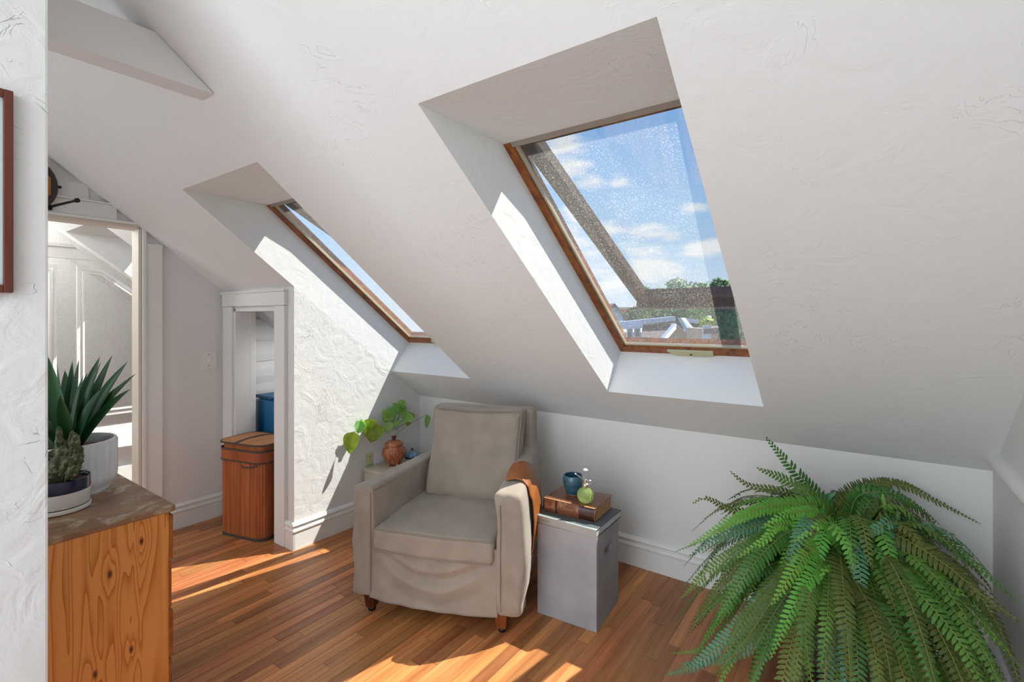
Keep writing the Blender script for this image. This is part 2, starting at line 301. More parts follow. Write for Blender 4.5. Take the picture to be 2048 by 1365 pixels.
# ------------------------------------------------------------------ helpers
class MB:
    def __init__(s): s.bm = bmesh.new()
    def box(s, a, b, bev=0, rot=None, org=None):
        r = bmesh.ops.create_cube(s.bm, size=1)['verts']
        c = [(a[i] + b[i]) / 2 for i in range(3)]; d = [abs(b[i] - a[i]) for i in range(3)]
        for v in r: v.co = Vector((v.co.x * d[0] + c[0], v.co.y * d[1] + c[1], v.co.z * d[2] + c[2]))
        if bev:
            ed = list({e for v in r for e in v.link_edges})
            g = bmesh.ops.bevel(s.bm, geom=ed, offset=bev, segments=2, affect='EDGES', profile=.6)
            r = [v for v in g['verts']] + [v for v in r if v.is_valid]
            r = list({v for v in r})
        if rot is not None:
            o = Vector(org or (0, 0, 0))
            for v in r: v.co = o + rot @ (v.co - o)
        return s
    def poly(s, pts, thick=None):
        """prism from polygon pts extruded by vector thick"""
        vs_ = [s.bm.verts.new(p) for p in pts]
        if thick is None: s.bm.faces.new(vs_); return s
        t = Vector(thick); w = [s.bm.verts.new(Vector(p) + t) for p in pts]; n = len(pts)
        s.bm.faces.new(vs_); s.bm.faces.new(w[::-1])
        for i in range(n): s.bm.faces.new((vs_[i], w[i], w[(i + 1) % n], vs_[(i + 1) % n]))
        return s
    def tube(s, pts, rad, seg=8, cap=True):
        pts = [Vector(p) for p in pts]; n = len(pts)
        rad = rad if isinstance(rad, (list, tuple)) else [rad] * n
        T0 = (pts[1] - pts[0]).normalized(); ref = Vector((0, 0, 1)) if abs(T0.z) < .9 else Vector((1, 0, 0))
        A = T0.cross(ref).normalized(); rings = []
        for i, p in enumerate(pts):
            T = (pts[min(i + 1, n - 1)] - pts[max(i - 1, 0)]).normalized()
            A = (A - T * A.dot(T)).normalized(); B = T.cross(A)
            rings.append([s.bm.verts.new(p + (A * math.cos(2 * PI * k / seg) + B * math.sin(2 * PI * k / seg)) * rad[i]) for k in range(seg)])
        for a, b in zip(rings, rings[1:]):
            for k in range(seg): s.bm.faces.new((a[k], a[(k + 1) % seg], b[(k + 1) % seg], b[k]))
        if cap: s.bm.faces.new(rings[0][::-1]); s.bm.faces.new(rings[-1])
        return s
    def lathe(s, prof, c=(0, 0, 0), seg=32, mod=None, sx=1, sy=1):
        rings = []
        for i, (r, z) in enumerate(prof):
            if r < 1e-5: rings.append([s.bm.verts.new((c[0], c[1], c[2] + z))]); continue
            rings.append([s.bm.verts.new((c[0] + sx * r * (mod(k, i) if mod else 1) * math.cos(2 * PI * k / seg), c[1] + sy * r * (mod(k, i) if mod else 1) * math.sin(2 * PI * k / seg), c[2] + z)) for k in range(seg)])
        for a, b in zip(rings, rings[1:]):
            for k in range(seg):
                k2 = (k + 1) % seg
                if len(a) == 1 and len(b) == 1: continue
                if len(a) == 1: s.bm.faces.new((a[0], b[k2], b[k]))
                elif len(b) == 1: s.bm.faces.new((a[k], a[k2], b[0]))
                else: s.bm.faces.new((a[k], a[k2], b[k2], b[k]))
        return s
    def grid(s, fn, nu, nv, close=False):
        g = [[s.bm.verts.new(fn(i / nu, j / nv)) for j in range(nv + 1)] for i in range(nu + 1)]
        for i in range(nu):
            for j in range(nv): s.bm.faces.new((g[i][j], g[i + 1][j], g[i + 1][j + 1], g[i][j + 1]))
        return s
    def rbox(s, mn, mx, r, n=10, deform=None):
        """rounded box made of a cube grid; deform(co, uvw) -> co"""
        def ticks(a, b):
            L_ = b - a; rr = min(r, L_ * .49)
            t = [0, rr * .25, rr * .55, rr]
            mid = [rr + (L_ - 2 * rr) * k / n for k in range(1, n)]
            return [a + x for x in t + mid + [L_ - x for x in t[::-1]]], rr
        tx, rx = ticks(mn[0], mx[0]); ty, ry = ticks(mn[1], mx[1]); tz, rz = ticks(mn[2], mx[2])
        cache = {}
        def V(x, y, z):
            k = (round(x, 5), round(y, 5), round(z, 5))
            if k in cache: return cache[k]
            p = Vector((x, y, z)); rr = Vector((rx, ry, rz))
            q = Vector([min(max(p[i], mn[i] + rr[i]), mx[i] - rr[i]) for i in range(3)])
            d = Vector([(p[i] - q[i]) / rr[i] for i in range(3)])
            if d.length > 1e-6:
                d = d.normalized() * max(abs(d.x), abs(d.y), abs(d.z)) if False else d.normalized()
                p = q + Vector([d[i] * rr[i] for i in range(3)])
            if deform:
                uvw = Vector([(k[i] - mn[i]) / (mx[i] - mn[i]) for i in range(3)]); p = Vector(deform(p, uvw))
            cache[k] = s.bm.verts.new(p); return cache[k]
        def face(A, B, f):
            for i in range(len(A) - 1):
                for j in range(len(B) - 1):
                    try: s.bm.faces.new([V(*f(a, b)) for a, b in ((A[i], B[j]), (A[i + 1], B[j]), (A[i + 1], B[j + 1]), (A[i], B[j + 1]))])
                    except ValueError: pass
        for z in (mn[2], mx[2]): face(tx, ty, lambda a, b: (a, b, z))
        for y in (mn[1], mx[1]): face(tx, tz, lambda a, b: (a, y, b))
        for x in (mn[0], mx[0]): face(ty, tz, lambda a, b: (x, a, b))
        return s
    def build(s, name, m, parent=None, smooth=False, xf=None, recalc=True):
        if recalc: bmesh.ops.recalc_face_normals(s.bm, faces=s.bm.faces)
        if xf is not None: s.bm.transform(xf)
        me = bpy.data.meshes.new(name); s.bm.to_mesh(me); s.bm.free()
        if smooth:
            for p in me.polygons: p.use_smooth = True
        me.materials.append(m)
        o = bpy.data.objects.new(name, me); COL.objects.link(o)
        if parent: o.parent = parent; o.matrix_parent_inverse = Matrix.Translation(-Vector(parent.location)) if parent.type == 'EMPTY' or parent.location.length else Matrix()
        if smooth == 'auto':
            me.shade_auto_smooth if False else None
            for e in me.edges: pass
        return o
def tag(o, label, cat, group=None, kind=None):
    o['label'] = label; o['category'] = cat
    if group: o['group'] = group
    if kind: o['kind'] = kind
    return o
def thing(name, loc, label, cat, group=None):
    o = bpy.data.objects.new(name, None); COL.objects.link(o); o.location = loc; o.empty_display_size = .05
    return tag(o, label, cat, group)
def struct(o): o['kind'] = 'structure'; return o
def autosm(o, ang=35):
    me = o.data
    for p in me.polygons: p.use_smooth = True
    try: me.set_sharp_from_angle(angle=math.radians(ang))
    except Exception: pass
    return o
# ------------------------------------------------------------------ room geometry
MS = .768; YK, ZK = 2.85, .855; NL = math.hypot(MS, 1)
def zs(y): return ZK + MS * (YK - y)
def SL(x, y, d=0): return Vector((x, y + d * MS / NL, zs(y) + d / NL))
XR, XP, XSW, XQ0, XB = .43, -2.995, -3.97, -5.30, -6.1
YD = 1.75                                    # wall with the closet door
ZF = 2.68; YF = YK - (ZF - ZK) / MS           # flat ceiling above
WELLS = [(-1.175, -.39), (XP, -2.195), (-5.24, -4.45)]
WY0, WY1 = 1.11, 2.555                        # opening of the wells in the slope
GY0, GY1, GD = 1.40, 2.56, .28                # window opening at the roof
# --- slope ceiling with three openings
def holed(name, d, y0, y1, hy0, hy1, m, x0=XB - .1, x1=XR, ext=0):
    xs = sorted({x0, x1} | {a - ext for a, b in WELLS} | {b + ext for a, b in WELLS}); ys = [y0, hy0, hy1, y1]
    mb = MB()
    for i in range(len(xs) - 1):
        xm = (xs[i] + xs[i + 1]) / 2; hole = any(a - ext - .001 < xm < b + ext + .001 for a, b in WELLS)
        for j in range(3):
            if hole and j == 1: continue
            mb.poly([SL(xs[i], ys[j], d), SL(xs[i + 1], ys[j], d), SL(xs[i + 1], ys[j + 1], d), SL(xs[i], ys[j + 1], d)])
    bmesh.ops.remove_doubles(mb.bm, verts=mb.bm.verts, dist=.0001)
    return struct(mb.build(name, m))
ceiling = holed('ceiling', 0, YF, YK + .02, WY0, WY1, M['ceil'])
roof = holed('roof', GD + .06, YF - .15, YK + .3, GY0, GY1, mat('roof_boards', '#96918b', .8), x0=XB - .4, x1=XR + .4)
for i, (a, b) in enumerate(WELLS):
    mb = MB()
    tl, tr, br, bl = SL(a, WY0), SL(b, WY0), SL(b, WY1), SL(a, WY1)
    TL, TR, BR, BL = SL(a, GY0, GD), SL(b, GY0, GD), SL(b, GY1, GD), SL(a, GY1, GD)
    for q in ((tl, TL, BL, bl), (tr, TR, BR, br), (tl, TL, TR, tr), (bl, BL, BR, br)): mb.poly(q)
    w = mb.build('skylight_well', M['ceil']); w.parent = ceiling
mb = MB(); mb.poly([(XB - .1, YF, ZF), (XR, YF, ZF), (XR, -2.6, ZF), (XB - .1, -2.6, ZF)]); o = struct(mb.build('ceiling', M['ceil']))
# --- walls
def wall(name, pts, m): return struct(MB().poly(pts).build(name, m))
wall('wall_back', [(XP - .0, YK, 0), (XR, YK, 0), (XR, YK, ZK), (XP, YK, ZK)], M['smooth'])
# right wall: panelled below the rail, plaster above
wall('wall_right', [(XR, -2.6, 0), (XR, YK, 0), (XR, YK, ZK), (XR, YF, ZF), (XR, -2.6, ZF)], M['smooth'])
mb = MB(); mb.poly([(XR, 2.80, .905), (XR, 2.772, .94), (XR, -.5, .94), (XR, -.5, .905)]); mb.bm.free()
tag(mb := None, '', '') if False else None
pr = [(0, 0), (.014, .004), (.03, .018), (.036, .036), (.03, .052), (.012, .06), (.0, .062)]
mb = MB(); mb.poly([(XR - x, 2.79, .89 + z) for x, z in pr], (0, -3.4, 0)); struct(autosm(mb.build('trim_1', M['trim']), 50))
# partition carrying the small skylight, textured plaster
wall('wall_left', [(XP, YD, 0), (XP, YK, 0), (XP, YK, ZK), (XP, YD, zs(YD))], M['wallrough'])
# closet door wall (faces the camera)
DX0, DX1, DZ = -3.79, -3.20, 1.565
YW = YD + .10
mb = MB()
mb.box((XSW - .05, YD, 0), (DX0, YW, zs(YD))).box((DX1, YD, 0), (XP - .002, YW, zs(YD) - .002)).box((DX0, YD, DZ), (DX1, YW, zs(YD)))
struct(mb.build('wall_closet', M['smooth']))
# switch wall with the opening to the bathroom
BY0, BY1, BZ = .22, 1.22, 2.105
TH = .10
mb = MB()
mb.poly([(XSW, BY1, 0), (XSW, 2.85, 0), (XSW, 2.85, zs(2.85)), (XSW, BY1, zs(BY1))], (-TH, 0, 0))
mb.poly([(XSW, BY0, BZ), (XSW, BY1, BZ), (XSW, BY1, zs(BY1)), (XSW, YF, ZF), (XSW, BY0, ZF)], (-TH, 0, 0))
mb.poly([(XSW, -2.6, 0), (XSW, BY0, 0), (XSW, BY0, ZF), (XSW, -2.6, ZF)], (-TH, 0, 0))
struct(mb.build('wall_switch', M['smooth']))
# foreground wall end on the left
XFW, YFW = -1.60, .308
mb = MB(); mb.box((XFW - .13, -2.6, 0), (XFW, YFW, ZF + .02), .006); struct(mb.build('wall_front', M['wallrough']))
wall('wall_rear', [(XB - .1, -2.6, 0), (XR, -2.6, 0), (XR, -2.6, ZF), (XB - .1, -2.6, ZF)], M['smooth'])
# far bathroom wall, knee wall of bathroom
wall('wall_bathroom', [(XB, -2.6, 0), (XB, YK, 0), (XB, YK, ZK), (XB, YF, ZF), (XB, -2.6, ZF)], M['smooth'])
wall('wall_bathroom_knee', [(XB, YK, 0), (XSW - TH, YK, 0), (XSW - TH, YK, ZK), (XB, YK, ZK)], M['smooth'])
wall('wall_closet_knee', [(XSW, 2.5, 0), (XP, 2.5, 0), (XP, 2.5, zs(2.5)), (XSW, 2.5, zs(2.5))], M['smooth'])
wall('wall_closet_side', [(XP - .11, YW, 0), (XP - .11, YK, 0), (XP - .11, YK, ZK), (XP - .11, YW, zs(YW))], M['smooth'])
# rough wavy boards on the closet's side wall
cl = bpy.data.objects.get('wall_switch')
for i in range(7):
    z0 = .30 + i * .17; q = random.uniform(-.02, .02); q2 = random.uniform(-.02, .02)
    mb = MB(); n = 8
    mb.grid(lambda u, v: (XSW + .014 + .010 * math.sin(v * PI) - .006 * math.sin(u * 5 + i), YW + .02 + .6 * u, z0 + .163 * v + (q * u + .012 * math.sin(u * 5 + i)) * (1 - v) + q2 * u * v), 8, 3)
    b = mb.build('board', M['smooth']); b.parent = cl
# collar beam crossing the upper left corner
mb = MB(); yb = .872
mb.poly([(-2.06, -1.0, 2.37), (-2.06, .874, 2.37), (-2.06, .68, 2.52), (-2.06, -1.0, 2.52)], (-.10, 0, 0)); struct(mb.build('trim_2', M['ceil']))
# --- baseboards with a moulded cap
BP = [(0, 0), (.016, 0), (.016, .112), (.022, .118), (.022, .128), (.014, .136), (.014, .150), (.022, .158), (.012, .172), (0, .176)]
def baseboard(name, a, b, nrm):
    a, b, nrm = Vector(a), Vector(b), Vector(nrm); mb = MB()
    mb.poly([a + nrm * x + UP * z for x, z in BP], b - a); return struct(autosm(mb.build(name, M['trim']), 30))
baseboard('baseboard_back', (XP, YK, 0), (XR, YK, 0), (0, -1, 0))
baseboard('baseboard_left', (XP, YD - .0165, 0), (XP, YK, 0), (1, 0, 0))
baseboard('baseboard_switch', (XSW, 1.345, 0), (XSW, YD, 0), (1, 0, 0))
baseboard('baseboard_right', (XR, -2.5, 0), (XR, YK, 0), (-1, 0, 0))
baseboard('baseboard_closet', (-3.075, YD, 0), (XP + .016, YD, 0), (0, -1, 0))
# --- closet door casing and jambs
door = thing('door_1', (-3.5, YD, 0), '', ''); del door['label'], door['category']; door['kind'] = 'structure'
def part(mb, name, m, par, sm=None): 
    o = mb.build(name, m, par)
    if sm: autosm(o, sm)
    return o
part(MB().box((-3.93, YD - .022, 0), (DX0, YD, 1.578), .003), 'casing', M['trim'], door)
part(MB().box((DX1, YD - .022, 0), (-3.075, YD, 1.578), .003), 'casing', M['trim'], door)
part(MB().box((-3.935, YD - .026, 1.58), (-3.068, YD, 1.672), .003), 'head_casing', M['trim'], door)
part(MB().box((-3.95, YD - .034, 1.672), (-3.06, YD, 1.686), .003), 'head_cap', M['trim'], door)
part(MB().box((DX0, YD - .005, 0), (DX0 + .02, YW + .02, DZ), .002), 'jamb', M['trim'], door)
part(MB().box((DX1 - .02, YD - .005, 0), (DX1, YW + .02, DZ), .002), 'jamb', M['trim'], door)
part(MB().box((DX0, YD - .005, DZ - .022), (DX1, YW + .02, DZ), .002), 'head_jamb', M['trim'], door)
part(MB().box((DX0 - .01, YW + .0, 0), (DX0 + .022, YW + .045, DZ - .02), .003), 'door_stop', M['trim'], door)
kn = ony(553, 627, 1.98)
part(MB().lathe([(0, 0), (.012, 0), (.014, .02), (.01, .035), (0, .037)], kn - UP * .02, 12), 'door_knob', M['black'], door)
# --- bathroom opening: casing, head, jamb
door2 = thing('door_2', (XSW, BY1, 0), '', ''); del door2['label'], door2['category']; door2['kind'] = 'structure'
part(MB().box((XSW, BY1 + .03, 0), (XSW + .02, BY1 + .125, zs(BY1 + .125) - .01), .003), 'casing', M['trim'], door2)
part(MB().box((XSW, BY1 + .008, 0), (XSW + .028, BY1 + .03, BZ + .005), .004), 'casing_bead', M['trim'], door2)
part(MB().box((XSW - TH - .01, BY1 - .012, 0), (XSW + .012, BY1 + .006, BZ), .002), 'jamb', M['ivory'], door2)
part(MB().box((XSW - TH - .01, BY0, BZ - .012), (XSW + .012, BY1, BZ + .01), .002), 'head_jamb', M['ivory'], door2)
part(MB().box((XSW, BY0, BZ + .01), (XSW + .03, BY1 + .03, BZ + .028), .004), 'head_bead', M['trim'], door2)
part(MB().box((XSW, BY0, BZ + .028), (XSW + .02, 1.09, 2.225), .003), 'head_casing', M['trim'], door2)
part(MB().box((XSW, BY0, 2.225), (XSW + .034, 1.08, 2.236), .003), 'head_cap', M['trim'], door2)
part(MB().box((XSW, BY0, 2.236), (XSW + .008, .95, 2.335), .002), 'upper_panel', M['trim'], door2)
# --- bathroom wall panelling
pn = thing('wall_panelling', (XQ0, 1.1, 0), '', ''); del pn['label'], pn['category']; pn['kind'] = 'structure'
XQ = XQ0 + .004
def frame_poly(pts, w, t, name):
    """picture-frame moulding around polygon pts in the plane x=XQ"""
    n = len(pts); c = sum((Vector(p) for p in pts), Vector((0, 0))) / n
    mb = MB()
    inn = []
    for i in range(n):
        a, b, d = Vector(pts[i - 1]), Vector(pts[i]), Vector(pts[(i + 1) % n])
        e1 = (b - a).normalized(); e2 = (d - b).normalized(); n1 = Vector((-e1.y, e1.x)); n2 = Vector((-e2.y, e2.x))
        if n1.dot(c - b) < 0: n1 = -n1
        if n2.dot(c - b) < 0: n2 = -n2
        m = (n1 + n2); m = m / max(m.dot(n1), .2); inn.append(b + m * w)
    for i in range(n):
        j = (i + 1) % n
        q = [pts[i], pts[j], inn[j], inn[i]]
        mb.poly([(XQ, a[0], a[1]) for a in q], (t, 0, 0))
    return part(mb, name, M['trim'], pn)
def shrink(pts, k):
    return pts
MB().poly([(XQ, .2, .56), (XQ, 2.75, .56), (XQ, 2.75, zs(2.75) - .01), (XQ, .75, 2.45), (XQ, .2, 2.45)], (.005, 0, 0)).build('pane', M['showerglass'], pn)
big = [(1.19, .66), (2.3, .66), (2.3, 1.19), (1.36, 1.905), (1.19, 1.925)]
frame_poly(big, .022, .02, 'moulding'); frame_poly([(1.225, .70), (2.26, .70), (2.26, 1.17), (1.355, 1.865), (1.225, 1.882)], .012, .03, 'moulding')
sm = [(.30, .66), (1.065, .66), (1.065, 1.925), (.30, 1.925)]
frame_poly(sm, .022, .02, 'moulding'); frame_poly([(.335, .70), (1.03, .70), (1.03, 1.885), (.335, 1.885)], .012, .03, 'moulding')
part(MB().poly([(XQ, .2, 1.98), (XQ, 1.30, 1.98), (XQ, 1.18, 2.07), (XQ, .2, 2.07)], (.035, 0, 0)), 'crown', M['trim'], pn)
part(MB().poly([(XQ, .2, 2.07), (XQ, 1.18, 2.07), (XQ, 1.15, 2.095), (XQ, .2, 2.095)], (.055, 0, 0)), 'crown', M['trim'], pn)
part(MB().box((XQ, .2, 0), (XQ + .16, 2.7, .40), .006), 'tub_apron', M['trim'], pn)
part(MB().box((XQ, .2, .40), (XQ + .09, 2.7, .50), .006), 'ledge', M['trim'], pn)
part(MB().box((XQ, .2, .50), (XQ + .05, 2.7, .565), .005), 'ledge', M['trim'], pn)
part(MB().box((XQ, .2, 0), (XQ + .20, 2.7, .24), .006), 'step', M['trim'], pn)
# --- floor: bed in the painted joint-highlight tan, single oak strips in the seen area, the rest joined
fl = struct(MB().box((XB - .1, -2.6, -.04), (XR, YK, -.0025)).build('floor', M['base']))
PW = .0585; rnd = random.Random(11); cnt = 0; rest = MB()
def board(mb, x0, y0, y1):
    g = .0013; dz = rnd.uniform(-.0003, .0003)
    mb.box((x0 + g, y0 + g, -.012), (x0 + PW - g, y1 - g, 0 + min(dz, 0)))
nb = int((XR - XB) / PW) + 1
planks = []
for i in range(nb):
    x0 = XR - (i + 1) * PW
    y = YK
    while y > -2.55:
        Ln = rnd.choice([.35, .5, .65, .8, 1.0, 1.2]) * rnd.uniform(.85, 1.15)
        y0 = max(-2.6, y - Ln); planks.append((x0, y0, y)); y = y0
def vis(x0, y0, y1):
    if x0 < XSW: return 0
    if y1 < .75: return 0
    xm, ym = x0, min(max(1.5, y0), y1)
    if x0 < XP - .05 and y0 > 1.9: return 0
    q = Vector((x0 + .03, max(y0, .9), 0)) - Vector((0, 0, H)); w = q.dot(FW)
    for yy in (y0, (y0 + y1) / 2, y1):
        q = Vector((x0 + .03, yy, 0)) - Vector((0, 0, H)); w = q.dot(FW)
        if w < .3: continue
        u = CX + F * q.dot(RT) / w; v = CY - F * q.z / w
        if 320 < u < 1500 and v < 1400: return 1
    return 0
pv = [p for p in planks if vis(*p)]
if len(pv) > 295:
    pv.sort(key=lambda p: -(p[2] - p[1])); keep = set(pv[:295])
else: keep = set(pv)
for p in planks:
    if p in keep:
        mb = MB(); board(mb, *p); o = mb.build('plank', M['plank']); o.parent = fl
    else: board(rest, *p)
o = rest.build('plank_rest', M['plank']); o.name = 'plank_field'; o.parent = fl; o['kind'] = 'stuff'
# ------------------------------------------------------------------ skylight windows
def slab(mb, x0, x1, y0, y1, d0, d1):
    pts = [SL(x0, y0, d0), SL(x1, y0, d0), SL(x1, y1, d0), SL(x0, y1, d0)]
    mb.poly(pts, SL(0, 0, d1) - SL(0, 0, d0)); return mb
def bars(x0, x1, y0, y1, d0, d1, w, wy=None):
    wy = wy or w * .793
    out_ = []
    for q in ((x0, x0 + w, y0, y1), (x1 - w, x1, y0, y1), (x0 + w, x1 - w, y0, y0 + wy), (x0 + w, x1 - w, y1 - wy, y1)):
        out_.append(slab(MB(), q[0], q[1], q[2], q[3], d0, d1))
    return out_
def fr_bars(a, b):
    return [slab(MB(), a, a + .036, GY0, GY1, GD - .002, GD + .07), slab(MB(), b - .036, b, GY0, GY1, GD - .002, GD + .07), slab(MB(), a + .03, b - .03, GY0, GY0 + .016, GD - .002, GD + .07), slab(MB(), a + .036, b - .036, GY1 - .038, GY1, GD - .002, GD + .07)]
for wi, (a, b) in enumerate(WELLS):
    wn = thing('window_%d' % (wi + 1), SL((a + b) / 2, GY1, GD), '', ''); del wn['label'], wn['category']; wn['kind'] = 'structure'
    for k, mb in enumerate(bars(a, b, GY0, GY1, GD - .002, GD + .07, .030, .034) if 0 else fr_bars(a, b)): mb.build('frame_rail', M['window'] if k != 2 else M['headrail'], wn)
    for mb in bars(a + .034, b - .034, GY0 + .014, GY1 - .036, GD + .012, GD + .030, .012): mb.build('sash_trim', M['beige'], wn)
    slab(MB(), a + .038, b - .038, GY0 + .022, GY1 - .040, GD + .020, GD + .024).build('pane', M['dusty'], wn)
    # latch on the lower rail
    xc = (a + b) / 2 + .02
    mb = MB(); D_ = GD - .004
    mb.poly([SL(xc - .125, GY1 - .037, D_), SL(xc + .115, GY1 - .037, D_), SL(xc + .115, GY1 - .016, D_), SL(xc + .07, GY1 - .006, D_), SL(xc - .07, GY1 - .006, D_), SL(xc - .10, GY1 - .014, D_)], SL(0, 0, -.014) - SL(0, 0, 0))
    la = mb.build('latch', M['latch'], wn)
    MB().lathe([(0, 0), (.006, 0), (.006, .004), (0, .005)], SL(xc, GY1 - .018, GD - .018) - Vector((0, .004, .004)), 10).build('screw', M['black'], wn)
    # outer sash, hinged at the top and propped open
    ang = math.radians(11.6); hin = SL(0, GY0 + .01, GD + .075)
    R_ = Matrix.Rotation(ang, 4, 'X')
    T_ = Matrix.Translation(hin) @ R_ @ Matrix.Translation(-hin)
    for mb in bars(a + .01, b - .01, GY0 + .01, GY1 + .02, GD + .075, GD + .125, .075, .055): mb.build('outer_sash_rail', M['sash'], wn, xf=T_)
    slab(MB(), a + .01, b - .01, GY1 + .02, GY1 + .035, GD + .03, GD + .13).build('outer_sash_apron', M['sash'], wn, xf=T_)
    slab(MB(), a + .08, b - .08, GY0 + .055, GY1 - .05, GD + .115, GD + .119).build('outer_pane', M['glass'], wn, xf=T_)
# ------------------------------------------------------------------ wall plates
def plate(label, c, n, w, h, m, holes, hm, grp=None):
    t = thing('light_switch' if 'switch' in label else 'wall_outlet', c, label, 'switch' if 'switch' in label else 'outlet')
    c = Vector(c); n = Vector(n); s_ = n.cross(UP)
    def bx(x0, x1, z0, z1, d0, d1, nm, mm):
        mb = MB(); mb.poly([c + s_ * x0 + UP * z0 + n * d0, c + s_ * x1 + UP * z0 + n * d0, c + s_ * x1 + UP * z1 + n * d0, c + s_ * x0 + UP * z1 + n * d0], n * (d1 - d0)); mb.build(nm, mm, t)
    bx(-w / 2, w / 2, -h / 2, h / 2, 0, .006, 'plate', m)
    for x, z, a, b, d, nm, mm in holes: bx(x - a, x + a, z - b, z + b, .005, d, nm, mm)
    return t
cs = (onx(405, 703, XSW) + onx(430, 738, XSW)) / 2
plate('white double light switch plate beside the closet door casing', (XSW, cs.y, cs.z), (1, 0, 0), .10, .125, M['trim'],
      [(0, 0, .008, .016, .008, 'switch_housing', M['platewhite']), (0, 0, .004, .008, .016, 'toggle', M['platewhite']), (0, .042, .003, .003, .0075, 'screw', M['slot']), (0, -.042, .003, .003, .0075, 'screw', M['slot'])], None)
po = onx(738, 921, XP); 
plate('yellowed outlet plate low on the plaster wall behind the block table', (XP, po.y, po.z), (1, 0, 0), .07, .11, M['plateyellow'],
      [(0, .02, .012, .014, .008, 'socket', M['plateyellow']), (0, -.02, .012, .014, .008, 'socket', M['plateyellow']), (.0, .026, .003, .004, .009, 'slot', M['slot']), (0, -.032, .003, .003, .009, 'screw', M['slot'])], None)
po = onx(762, 917, XP)
plate('white multi-gang outlet plate on the wall behind the copper jar', (XP, po.y, po.z), (1, 0, 0), .15, .105, M['platewhite'],
      [(-.03, 0, .014, .03, .008, 'socket', M['platewhite']), (.03, 0, .014, .03, .008, 'socket', M['platewhite'])], None)
# ------------------------------------------------------------------ picture on the foreground wall
pf = thing('framed_picture', (XFW, .1, 1.8), 'pale blue picture in a mahogany brown frame hanging on the near left wall', 'picture')
y1, z0, z1, fw = .245, 1.556, 2.017, .020
y0 = -.14
mb = MB()
for q in ((y0, y0 + fw, z0, z1), (y1 - fw + .004, y1, z0, z1), (y0 + fw, y1 - fw + .004, z0, z0 + .018), (y0 + fw, y1 - fw + .004, z1 - .018, z1)): mb.box((XFW, q[0], q[2]), (XFW + .02, q[1], q[3]), .002)
mb.build('frame', M['framewood'], pf)
MB().box((XFW + .001, y0 + .01, z0 + .01), (XFW + .008, y1 - .01, z1 - .01)).build('picture_sheet', M['mat'], pf)
# ------------------------------------------------------------------ ornament and peg on the switch wall
oc = Vector((XSW + .02, .67, 2.275))
orn = thing('wall_ornament', (XSW, oc.y, oc.z), 'round amber wood ornament with a dark rim above the bathroom opening', 'ornament')
mb = MB(); n = 24
mb.poly([(XSW + .0, oc.y + .128 * math.cos(2 * PI * k / n), oc.z + .155 * math.sin(2 * PI * k / n)) for k in range(n)], (.05, 0, 0)); autosm(mb.build('rim', M['rim'], orn), 40)
mb = MB(); n = 8
mb.poly([(XSW + .05, oc.y + .10 * math.cos(2 * PI * (k + .5) / n), oc.z + .125 * math.sin(2 * PI * (k + .5) / n)) for k in range(n)], (.012, 0, 0)); mb.build('face', M['ornament'], orn)
MB().tube([(XSW + .03, oc.y + .125, 2.285), (XSW + .03, oc.y + .145, 2.285)], .008, 8).build('knob', M['black'], orn)
pg = thing('coat_peg', (XSW, .76, 2.16), 'black iron peg sticking out of the wall below the round ornament', 'hook')
MB().tube([(XSW + .03, .76, 2.155), (XSW + .12, .80, 2.17), (XSW + .22, .845, 2.185)], [.008, .0075, .007], 8).build('shaft', M['black'], pg)
MB().tube([(XSW + .215, .842, 2.184), (XSW + .228, .849, 2.187)], .013, 10).build('head', M['black'], pg)
MB().box((XSW + .0, .745, 2.14), (XSW + .034, .775, 2.17), .003).build('mount', M['black'], pg)
# ------------------------------------------------------------------ chest of drawers
ZT = .80
ch = thing('dresser', (-2.45, .50, 0), 'orange pine chest of drawers with a stained worn top, at the near wall end', 'dresser')
dx0, dx1, dy0, dy1 = -2.80, -2.10, .27, .735
def topmat():
    m = wood('stained_dresser_top', '#9c7b5c', '#74523a', 14, (1, .5, 1), .4)
    N, L = m.node_tree.nodes, m.node_tree.links; b = N['Principled BSDF']; src = b.inputs['Base Color'].links[0].from_socket
    tc = N.new('ShaderNodeTexCoord'); n = N.new('ShaderNodeTexNoise'); n.inputs['Scale'].default_value = 11; n.inputs['Detail'].default_value = 9; n.inputs['Roughness'].default_value = .62; n.inputs['Distortion'].default_value = .5; L.new(tc.outputs['Object'], n.inputs['Vector'])
    a = N.new('ShaderNodeMapRange'); L.new(n.outputs['Fac'], a.inputs[0]); a.inputs[1].default_value = .53; a.inputs[2].default_value = .62; a.inputs[4].default_value = .7
    mx = N.new('ShaderNodeMix'); mx.data_type = 'RGBA'; L.new(a.outputs[0], mx.inputs[0]); L.new(src, mx.inputs[6]); mx.inputs[7].default_value = lin('#bdb096'); L.new(mx.outputs[2], b.inputs['Base Color'])
    return m
mb = MB(); mb.rbox((dx0 - .02, dy0 - .01, ZT - .024), (dx1 + .004, dy1 + .022, ZT), .006, 8); autosm(mb.build('top', topmat(), ch), 40)
MB().box((dx1 - .02, dy0, 0), (dx1, dy1, ZT - .024), .001).build('side_panel', M['pine'], ch)
MB().box((dx0, dy0, 0), (dx0 + .02, dy1, ZT - .024), .001).build('side_panel', M['pine'], ch)
MB().box((dx0 + .02, dy0, 0), (dx1 - .02, dy0 + .01, ZT - .024)).build('back_panel', M['pine'], ch)
MB().box((dx0 + .02, dy0 + .01, .03), (dx1 - .02, dy1 - .02, .05)).build('bottom_panel', M['pine'], ch)
zz = [.05, .235, .415, .595, .77]
